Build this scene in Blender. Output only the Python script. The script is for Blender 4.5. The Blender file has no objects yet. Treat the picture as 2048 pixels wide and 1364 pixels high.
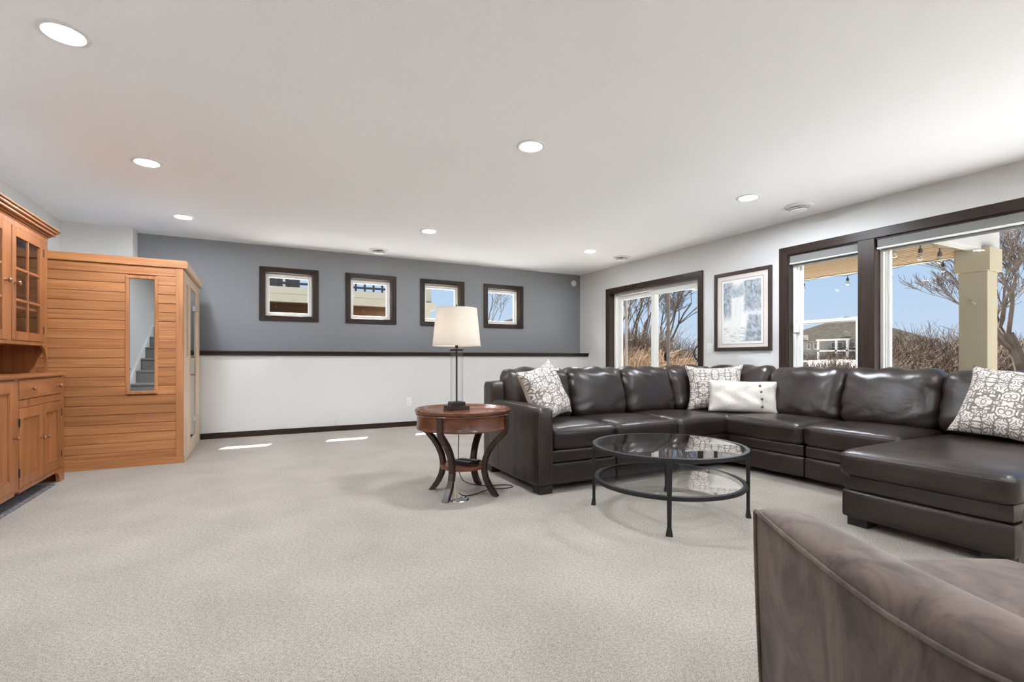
import bpy, bmesh, math, random
from mathutils import Matrix, Vector, Euler
random.seed(7)
S = bpy.context.scene
COL = S.collection
PI = math.pi

# ------------------------------------------------------------------ camera
H = 0.955
FPX = 979.0
YAW = math.atan2(510.0, FPX)
cam_d = bpy.data.cameras.new('camera')
cam_d.sensor_width = 36.0
cam_d.lens = FPX / 2048.0 * 36.0
cam_d.shift_y = 37.0 / 2048.0
cam_d.clip_start = 0.02
cam_d.clip_end = 500
cam = bpy.data.objects.new('camera', cam_d)
COL.objects.link(cam)
cam.location = (0, 0, H)
cam.rotation_euler = (PI / 2, 0, -YAW)
S.camera = cam

# ------------------------------------------------------------------ world, sun, exposure
S.view_settings.view_transform = 'Standard'
S.view_settings.look = 'None'
S.view_settings.exposure = 0.24
S.view_settings.gamma = 1.0
S.view_settings.use_curve_mapping = False
S.cycles.diffuse_bounces = 8
S.cycles.max_bounces = 16
S.cycles.transparent_max_bounces = 24
LAMP = 900.0          # radiance of every recessed light
W = bpy.data.worlds.new('sky')
S.world = W
W.use_nodes = True
wn = W.node_tree.nodes
wl = W.node_tree.links
bg = wn['Background']
tc = wn.new('ShaderNodeTexCoord')
sep = wn.new('ShaderNodeSeparateXYZ')
rmp = wn.new('ShaderNodeValToRGB')
wl.new(tc.outputs['Generated'], sep.inputs[0])
wl.new(sep.outputs['Z'], rmp.inputs[0])
e = rmp.color_ramp.elements
e[0].position = 0.0
e[0].color = (0.66, 0.80, 0.97, 1)
e[1].position = 0.55
e[1].color = (0.34, 0.56, 0.93, 1)
m_ = rmp.color_ramp.elements.new(0.18)
m_.color = (0.50, 0.71, 0.97, 1)
wl.new(rmp.outputs[0], bg.inputs[0])
bg.inputs[1].default_value = 0.775
sun_d = bpy.data.lights.new('sun', 'SUN')
sun_d.energy = 46.0
sun_d.angle = 0.009
sun_d.color = (1.0, 0.95, 0.87)
sun = bpy.data.objects.new('sun', sun_d)
COL.objects.link(sun)
sun.location = (10, 25, 40)
sun.rotation_euler = Vector((-0.5, -1.15, -1.9)).to_track_quat('-Z', 'Y').to_euler()

# ------------------------------------------------------------------ materials
def nt(name):
    m = bpy.data.materials.new(name)
    m.use_nodes = True
    n = m.node_tree.nodes
    return m, n, m.node_tree.links, n['Principled BSDF']

def setp(b, **k):
    names = dict(color='Base Color', rough='Roughness', metal='Metallic', spec='Specular IOR Level', sheen='Sheen Weight', coat='Coat Weight', trans='Transmission Weight')
    for a, v in k.items():
        b.inputs[names[a]].default_value = (tuple(v) + (1,)) if isinstance(v, (tuple, list)) else v

def plain(name, color, rough=0.5, metal=0.0, spec=0.5, bump=0, bscale=100, var=0.0, vscale=8, coat=0.0, sheen=0.0):
    m, n, l, b = nt(name)
    setp(b, color=color, rough=rough, metal=metal, spec=spec, coat=coat, sheen=sheen)
    t = n.new('ShaderNodeTexCoord')
    if var:
        ns = n.new('ShaderNodeTexNoise')
        ns.inputs['Scale'].default_value = vscale
        ns.inputs['Detail'].default_value = 4
        l.new(t.outputs['Object'], ns.inputs['Vector'])
        rp = n.new('ShaderNodeValToRGB')
        rp.color_ramp.elements[0].position = 0.3
        rp.color_ramp.elements[1].position = 0.7
        rp.color_ramp.elements[0].color = tuple(c * (1 - var) for c in color) + (1,)
        rp.color_ramp.elements[1].color = tuple(min(1, c * (1 + var)) for c in color) + (1,)
        l.new(ns.outputs['Fac'], rp.inputs[0])
        l.new(rp.outputs[0], b.inputs['Base Color'])
    if bump:
        ns = n.new('ShaderNodeTexNoise')
        ns.inputs['Scale'].default_value = bscale
        ns.inputs['Detail'].default_value = 3
        l.new(t.outputs['Object'], ns.inputs['Vector'])
        bp = n.new('ShaderNodeBump')
        bp.inputs['Strength'].default_value = bump
        bp.inputs['Distance'].default_value = 0.01
        l.new(ns.outputs['Fac'], bp.inputs['Height'])
        l.new(bp.outputs[0], b.inputs['Normal'])
    return m

def wood(name, c0, c1, axis=0, rough=0.4, fine=38.0, long=1.6, rnd=0.25, bump=0.12, spec=0.5):
    """grain runs along axis; every object gets its own offset and tone"""
    m, n, l, b = nt(name)
    setp(b, rough=rough, spec=spec)
    t = n.new('ShaderNodeTexCoord')
    oi = n.new('ShaderNodeObjectInfo')
    mul = n.new('ShaderNodeMath'); mul.operation = 'MULTIPLY'; mul.inputs[1].default_value = 37.0
    l.new(oi.outputs['Random'], mul.inputs[0])
    mp = n.new('ShaderNodeMapping')
    sc = [fine] * 3
    sc[axis] = long
    mp.inputs['Scale'].default_value = sc
    cb = n.new('ShaderNodeCombineXYZ')
    for i in range(3):
        l.new(mul.outputs[0], cb.inputs[i])
    add = n.new('ShaderNodeVectorMath'); add.operation = 'ADD'
    l.new(t.outputs['Object'], mp.inputs['Vector'])
    l.new(mp.outputs[0], add.inputs[0]); l.new(cb.outputs[0], add.inputs[1])
    ns = n.new('ShaderNodeTexNoise')
    ns.inputs['Scale'].default_value = 1.0
    ns.inputs['Detail'].default_value = 5
    ns.inputs['Roughness'].default_value = 0.62
    ns.inputs['Distortion'].default_value = 0.6
    l.new(add.outputs[0], ns.inputs['Vector'])
    rp = n.new('ShaderNodeValToRGB')
    rp.color_ramp.elements[0].position = 0.32; rp.color_ramp.elements[0].color = tuple(c0) + (1,)
    rp.color_ramp.elements[1].position = 0.68; rp.color_ramp.elements[1].color = tuple(c1) + (1,)
    l.new(ns.outputs['Fac'], rp.inputs[0])
    hs = n.new('ShaderNodeHueSaturation')
    mr = n.new('ShaderNodeMapRange')
    mr.inputs['To Min'].default_value = 1 - rnd; mr.inputs['To Max'].default_value = 1 + rnd
    l.new(oi.outputs['Random'], mr.inputs['Value'])
    l.new(mr.outputs[0], hs.inputs['Value'])
    l.new(rp.outputs[0], hs.inputs['Color'])
    l.new(hs.outputs[0], b.inputs['Base Color'])
    if bump:
        bp = n.new('ShaderNodeBump'); bp.inputs['Strength'].default_value = bump; bp.inputs['Distance'].default_value = 0.004
        l.new(ns.outputs['Fac'], bp.inputs['Height']); l.new(bp.outputs[0], b.inputs['Normal'])
    return m

def glass(name, tint=(1, 1, 1), refl=1.0, base=0.04):
    m = bpy.data.materials.new(name); m.use_nodes = True
    n = m.node_tree.nodes; l = m.node_tree.links
    n.remove(n['Principled BSDF'])
    tr = n.new('ShaderNodeBsdfTransparent'); tr.inputs[0].default_value = tuple(tint) + (1,)
    gl = n.new('ShaderNodeBsdfGlossy'); gl.inputs['Roughness'].default_value = 0.0
    fr = n.new('ShaderNodeFresnel'); fr.inputs[0].default_value = 1.45
    mu = n.new('ShaderNodeMath'); mu.operation = 'MULTIPLY'; mu.inputs[1].default_value = refl
    mx = n.new('ShaderNodeMixShader')
    ge = n.new('ShaderNodeNewGeometry')
    fb = n.new('ShaderNodeMath'); fb.operation = 'SUBTRACT'; fb.inputs[0].default_value = 1.0; l.new(ge.outputs['Backfacing'], fb.inputs[1])
    m3 = n.new('ShaderNodeMath'); m3.operation = 'MULTIPLY'; m3.use_clamp = True
    l.new(fr.outputs[0], mu.inputs[0]); l.new(mu.outputs[0], m3.inputs[0]); l.new(fb.outputs[0], m3.inputs[1]); l.new(m3.outputs[0], mx.inputs[0])
    l.new(tr.outputs[0], mx.inputs[1]); l.new(gl.outputs[0], mx.inputs[2])
    l.new(mx.outputs[0], n['Material Output'].inputs[0])
    return m

def emit(name, color, strength):
    m = bpy.data.materials.new(name); m.use_nodes = True
    n = m.node_tree.nodes; l = m.node_tree.links
    n.remove(n['Principled BSDF'])
    em = n.new('ShaderNodeEmission'); em.inputs[0].default_value = tuple(color) + (1,); em.inputs[1].default_value = strength
    l.new(em.outputs[0], n['Material Output'].inputs[0])
    return m

def carpet_mat(name, c0, c1, scale=330.0, strength=0.6):
    m, n, l, b = nt(name)
    setp(b, rough=0.95, spec=0.1, sheen=0.15)
    t = n.new('ShaderNodeTexCoord')
    mp = n.new('ShaderNodeMapping'); mp.inputs['Scale'].default_value = (1.0, 1.7, 1.0); mp.inputs['Rotation'].default_value = (0, 0, 0.48)
    l.new(t.outputs['Object'], mp.inputs['Vector'])
    ns = n.new('ShaderNodeTexNoise'); ns.inputs['Scale'].default_value = scale * 0.66; ns.inputs['Detail'].default_value = 2.5; ns.inputs['Roughness'].default_value = 0.6
    l.new(mp.outputs[0], ns.inputs['Vector'])
    mid = n.new('ShaderNodeTexNoise'); mid.inputs['Scale'].default_value = scale * 0.2; mid.inputs['Detail'].default_value = 2
    l.new(mp.outputs[0], mid.inputs['Vector'])
    mx = n.new('ShaderNodeMath'); mx.operation = 'MULTIPLY_ADD'; mx.inputs[1].default_value = 0.3
    l.new(mid.outputs['Fac'], mx.inputs[0]); l.new(ns.outputs['Fac'], mx.inputs[2])
    rp = n.new('ShaderNodeValToRGB')
    rp.color_ramp.elements[0].position = 0.48; rp.color_ramp.elements[0].color = tuple(c0) + (1,)
    rp.color_ramp.elements[1].position = 0.78; rp.color_ramp.elements[1].color = tuple(c1) + (1,)
    l.new(mx.outputs[0], rp.inputs[0])
    big = n.new('ShaderNodeTexNoise'); big.inputs['Scale'].default_value = 2.6; big.inputs['Detail'].default_value = 5
    l.new(t.outputs['Object'], big.inputs['Vector'])
    mr = n.new('ShaderNodeMapRange'); mr.inputs['From Min'].default_value = 0.3; mr.inputs['From Max'].default_value = 0.7
    mr.inputs['To Min'].default_value = 0.9; mr.inputs['To Max'].default_value = 1.07
    l.new(big.outputs['Fac'], mr.inputs['Value'])
    hs = n.new('ShaderNodeHueSaturation'); l.new(mr.outputs[0], hs.inputs['Value']); l.new(rp.outputs[0], hs.inputs['Color'])
    l.new(hs.outputs[0], b.inputs['Base Color'])
    bp = n.new('ShaderNodeBump'); bp.inputs['Strength'].default_value = strength; bp.inputs['Distance'].default_value = 0.006
    l.new(mx.outputs[0], bp.inputs['Height']); l.new(bp.outputs[0], b.inputs['Normal'])
    return m

def leather_mat(name, c, rough=0.36):
    m, n, l, b = nt(name)
    setp(b, rough=rough, spec=0.52)
    t = n.new('ShaderNodeTexCoord')
    big = n.new('ShaderNodeTexNoise'); big.inputs['Scale'].default_value = 3.2; big.inputs['Detail'].default_value = 4
    l.new(t.outputs['Object'], big.inputs['Vector'])
    rp = n.new('ShaderNodeValToRGB')
    rp.color_ramp.elements[0].position = 0.3; rp.color_ramp.elements[0].color = tuple(x * 0.72 for x in c) + (1,)
    rp.color_ramp.elements[1].position = 0.72; rp.color_ramp.elements[1].color = (c[0] * 1.45, c[1] * 1.33, c[2] * 1.22, 1)
    l.new(big.outputs['Fac'], rp.inputs[0]); l.new(rp.outputs[0], b.inputs['Base Color'])
    r2 = n.new('ShaderNodeMapRange'); r2.inputs['To Min'].default_value = rough - 0.08; r2.inputs['To Max'].default_value = rough + 0.1
    l.new(big.outputs['Fac'], r2.inputs['Value']); l.new(r2.outputs[0], b.inputs['Roughness'])
    gr = n.new('ShaderNodeTexVoronoi'); gr.inputs['Scale'].default_value = 420
    l.new(t.outputs['Object'], gr.inputs['Vector'])
    wr = n.new('ShaderNodeTexNoise'); wr.inputs['Scale'].default_value = 7; wr.inputs['Detail'].default_value = 4; wr.inputs['Distortion'].default_value = 0.8
    l.new(t.outputs['Object'], wr.inputs['Vector'])
    b1 = n.new('ShaderNodeBump'); b1.inputs['Strength'].default_value = 0.10; b1.inputs['Distance'].default_value = 0.002
    b2 = n.new('ShaderNodeBump'); b2.inputs['Strength'].default_value = 0.20; b2.inputs['Distance'].default_value = 0.025
    l.new(gr.outputs['Distance'], b1.inputs['Height']); l.new(wr.outputs['Fac'], b2.inputs['Height'])
    l.new(b2.outputs[0], b1.inputs['Normal']); l.new(b1.outputs[0], b.inputs['Normal'])
    return m

def suede_mat(name, c):
    m, n, l, b = nt(name)
    setp(b, rough=0.8, spec=0.25, sheen=0.55)
    b.inputs['Sheen Roughness'].default_value = 0.35
    b.inputs['Sheen Tint'].default_value = (0.86, 0.80, 0.78, 1)
    t = n.new('ShaderNodeTexCoord')
    mp = n.new('ShaderNodeMapping'); mp.inputs['Scale'].default_value = (3.0, 3.0, 1.6)
    l.new(t.outputs['Object'], mp.inputs['Vector'])
    ns = n.new('ShaderNodeTexNoise'); ns.inputs['Scale'].default_value = 2.6; ns.inputs['Detail'].default_value = 7; ns.inputs['Roughness'].default_value = 0.62; ns.inputs['Distortion'].default_value = 1.1
    l.new(mp.outputs[0], ns.inputs['Vector'])
    rp = n.new('ShaderNodeValToRGB')
    rp.color_ramp.elements[0].position = 0.36; rp.color_ramp.elements[0].color = tuple(x * 0.50 for x in c) + (1,)
    rp.color_ramp.elements[1].position = 0.58; rp.color_ramp.elements[1].color = tuple(x * 1.2 for x in c) + (1,)
    l.new(ns.outputs['Fac'], rp.inputs[0]); l.new(rp.outputs[0], b.inputs['Base Color'])
    fn = n.new('ShaderNodeTexNoise'); fn.inputs['Scale'].default_value = 900
    l.new(t.outputs['Object'], fn.inputs['Vector'])
    bp = n.new('ShaderNodeBump'); bp.inputs['Strength'].default_value = 0.12; bp.inputs['Distance'].default_value = 0.002
    l.new(fn.outputs['Fac'], bp.inputs['Height']); l.new(bp.outputs[0], b.inputs['Normal'])
    return m

def M2(n, l, op, a, b_=None, clamp=False):
    q = n.new('ShaderNodeMath'); q.operation = op; q.use_clamp = clamp
    for i, x in enumerate((a, b_)):
        if x is None: continue
        if isinstance(x, (int, float)): q.inputs[i].default_value = x
        else: l.new(x, q.inputs[i])
    return q.outputs[0]

def damask_mat(name):
    """mirrored scrolls, dark on cream, drawn in the pillow's own plane"""
    m, n, l, b = nt(name)
    setp(b, rough=0.85, spec=0.15, sheen=0.2)
    t = n.new('ShaderNodeTexCoord'); sp = n.new('ShaderNodeSeparateXYZ'); l.new(t.outputs['Object'], sp.inputs[0])
    px = M2(n, l, 'PINGPONG', M2(n, l, 'ADD', sp.outputs['X'], 0.0), 0.115)
    py = M2(n, l, 'PINGPONG', M2(n, l, 'ADD', sp.outputs['Y'], 0.04), 0.155)
    cb = n.new('ShaderNodeCombineXYZ'); l.new(px, cb.inputs[0]); l.new(py, cb.inputs[1])
    ns = n.new('ShaderNodeTexNoise'); ns.inputs['Scale'].default_value = 16; ns.inputs['Detail'].default_value = 1.5
    l.new(cb.outputs[0], ns.inputs['Vector'])
    vm = n.new('ShaderNodeVectorMath'); vm.operation = 'SCALE'; vm.inputs['Scale'].default_value = 0.045
    l.new(ns.outputs['Color'], vm.inputs[0])
    va = n.new('ShaderNodeVectorMath'); va.operation = 'ADD'; l.new(cb.outputs[0], va.inputs[0]); l.new(vm.outputs[0], va.inputs[1])
    vo = n.new('ShaderNodeTexVoronoi'); vo.inputs['Scale'].default_value = 27; vo.inputs['Randomness'].default_value = 0.85
    l.new(va.outputs[0], vo.inputs['Vector'])
    ring = M2(n, l, 'SINE', M2(n, l, 'MULTIPLY', vo.outputs['Distance'], 17.0))
    v2 = n.new('ShaderNodeTexVoronoi'); v2.feature = 'DISTANCE_TO_EDGE'; v2.inputs['Scale'].default_value = 16
    l.new(va.outputs[0], v2.inputs['Vector'])
    edge = M2(n, l, 'LESS_THAN', v2.outputs['Distance'], 0.055)
    band = M2(n, l, 'GREATER_THAN', ring, 0.50)
    mask = M2(n, l, 'MAXIMUM', band, edge)
    thin = M2(n, l, 'LESS_THAN', M2(n, l, 'ABSOLUTE', M2(n, l, 'SUBTRACT', ring, -0.2)), 0.16)
    f1 = M2(n, l, 'MULTIPLY', mask, 0.85)
    f2 = M2(n, l, 'MULTIPLY', thin, 0.0)
    fac = M2(n, l, 'MAXIMUM', f1, f2)
    rp = n.new('ShaderNodeValToRGB')
    rp.color_ramp.elements[0].color = (0.70, 0.635, 0.57, 1); rp.color_ramp.elements[1].color = (0.12, 0.10, 0.09, 1)
    l.new(fac, rp.inputs[0]); l.new(rp.outputs[0], b.inputs['Base Color'])
    wv = n.new('ShaderNodeTexNoise'); wv.inputs['Scale'].default_value = 500; l.new(t.outputs['Object'], wv.inputs['Vector'])
    bp = n.new('ShaderNodeBump'); bp.inputs['Strength'].default_value = 0.2; bp.inputs['Distance'].default_value = 0.003
    l.new(wv.outputs['Fac'], bp.inputs['Height']); l.new(bp.outputs[0], b.inputs['Normal'])
    return m

def print_mat(name):
    """a grey-blue wash of a waterfall between trees; local y 0..1 across, z 0..1 up (object space, metres)"""
    m, n, l, b = nt(name)
    setp(b, rough=0.7, spec=0.2)
    t = n.new('ShaderNodeTexCoord'); sp = n.new('ShaderNodeSeparateXYZ'); l.new(t.outputs['Object'], sp.inputs[0])
    # x: 0 (left as seen) .. 1 ; z: 0 bottom .. 1 top
    x = M2(n, l, 'ADD', M2(n, l, 'MULTIPLY', sp.outputs['Y'], -1.0 / 0.50), 0.5)
    z = M2(n, l, 'ADD', M2(n, l, 'MULTIPLY', sp.outputs['Z'], 1.0 / 0.70), 0.5)
    def nz(sc, det=6, dist=0.0, sx=1, sz=1):
        c = n.new('ShaderNodeCombineXYZ'); l.new(M2(n, l, 'MULTIPLY', x, sx), c.inputs[0]); l.new(M2(n, l, 'MULTIPLY', z, sz), c.inputs[1])
        q = n.new('ShaderNodeTexNoise'); q.inputs['Scale'].default_value = sc; q.inputs['Detail'].default_value = det; q.inputs['Distortion'].default_value = dist
        q.inputs['Roughness'].default_value = 0.68
        l.new(c.outputs[0], q.inputs['Vector']); return q.outputs['Fac']
    def sm(v, a, b_):
        q = n.new('ShaderNodeMapRange'); q.interpolation_type = 'SMOOTHSTEP'
        q.inputs['From Min'].default_value = a; q.inputs['From Max'].default_value = b_
        l.new(v, q.inputs['Value']); return q.outputs[0]
    xx = M2(n, l, 'ADD', x, M2(n, l, 'MULTIPLY', M2(n, l, 'SUBTRACT', nz(5), 0.5), 0.22))
    zz = M2(n, l, 'ADD', z, M2(n, l, 'MULTIPLY', M2(n, l, 'SUBTRACT', nz(4.3), 0.5), 0.2))
    leaf = sm(nz(13, 9, 0.9), 0.36, 0.66)
    left = M2(n, l, 'MULTIPLY', M2(n, l, 'SUBTRACT', 1.0, sm(xx, 0.16, 0.30)), sm(zz, 0.32, 0.48))
    right = M2(n, l, 'MULTIPLY', sm(xx, 0.52, 0.62), sm(zz, 0.42, 0.56))
    top = M2(n, l, 'MULTIPLY', sm(zz, 0.70, 0.78), M2(n, l, 'SUBTRACT', 1.0, sm(zz, 0.88, 1.0)))
    shrub = M2(n, l, 'MULTIPLY', sm(M2(n, l, 'ADD', xx, M2(n, l, 'MULTIPLY', zz, -0.25)), 0.50, 0.66), M2(n, l, 'SUBTRACT', 1.0, sm(zz, 0.38, 0.5)))
    fol = M2(n, l, 'MAXIMUM', M2(n, l, 'MAXIMUM', left, right), M2(n, l, 'MAXIMUM', M2(n, l, 'MULTIPLY', top, 0.8), shrub))
    fall = M2(n, l, 'MULTIPLY', M2(n, l, 'MULTIPLY', sm(x, 0.20, 0.26), M2(n, l, 'SUBTRACT', 1.0, sm(x, 0.50, 0.56))), M2(n, l, 'SUBTRACT', 1.0, sm(z, 0.72, 0.76)))
    fol = M2(n, l, 'MULTIPLY', fol, M2(n, l, 'SUBTRACT', 1.0, fall))
    rip = M2(n, l, 'MULTIPLY', sm(nz(6, 5, 0.6, 1.0, 6.0), 0.5, 0.62), M2(n, l, 'SUBTRACT', 1.0, sm(z, 0.2, 0.26)))
    dark = M2(n, l, 'MAXIMUM', M2(n, l, 'MULTIPLY', fol, M2(n, l, 'ADD', 0.38, M2(n, l, 'MULTIPLY', leaf, 0.6))), M2(n, l, 'MULTIPLY', rip, 0.55))
    streak = M2(n, l, 'MULTIPLY', M2(n, l, 'MULTIPLY', sm(nz(9, 4, 0.0, 3.0, 0.3), 0.5, 0.7), fall), 0.14)
    dark = M2(n, l, 'MAXIMUM', dark, streak)
    rp = n.new('ShaderNodeValToRGB')
    rp.color_ramp.elements[0].color = (0.80, 0.80, 0.76, 1)
    rp.color_ramp.elements[1].color = (0.19, 0.22, 0.26, 1)
    k = rp.color_ramp.elements.new(0.45); k.color = (0.47, 0.51, 0.55, 1)
    l.new(dark, rp.inputs[0]); l.new(rp.outputs[0], b.inputs['Base Color'])
    return m

def linen_mat(name, c, tr=0.0):
    m, n, l, b = nt(name)
    setp(b, rough=0.9, spec=0.1, color=c)
    t = n.new('ShaderNodeTexCoord')
    mp = n.new('ShaderNodeMapping'); mp.inputs['Scale'].default_value = (60, 60, 700)
    l.new(t.outputs['Object'], mp.inputs['Vector'])
    ns = n.new('ShaderNodeTexNoise'); ns.inputs['Scale'].default_value = 1.0; ns.inputs['Detail'].default_value = 3
    l.new(mp.outputs[0], ns.inputs['Vector'])
    rp = n.new('ShaderNodeValToRGB')
    rp.color_ramp.elements[0].position = 0.3; rp.color_ramp.elements[0].color = tuple(x * 0.86 for x in c) + (1,)
    rp.color_ramp.elements[1].position = 0.7; rp.color_ramp.elements[1].color = tuple(min(1, x * 1.06) for x in c) + (1,)
    l.new(ns.outputs['Fac'], rp.inputs[0]); l.new(rp.outputs[0], b.inputs['Base Color'])
    if tr:
        tl = n.new('ShaderNodeBsdfTranslucent'); l.new(rp.outputs[0], tl.inputs[0])
        mx = n.new('ShaderNodeMixShader'); mx.inputs[0].default_value = tr
        l.new(b.outputs[0], mx.inputs[1]); l.new(tl.outputs[0], mx.inputs[2]); l.new(mx.outputs[0], n['Material Output'].inputs[0])
    return m

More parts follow.
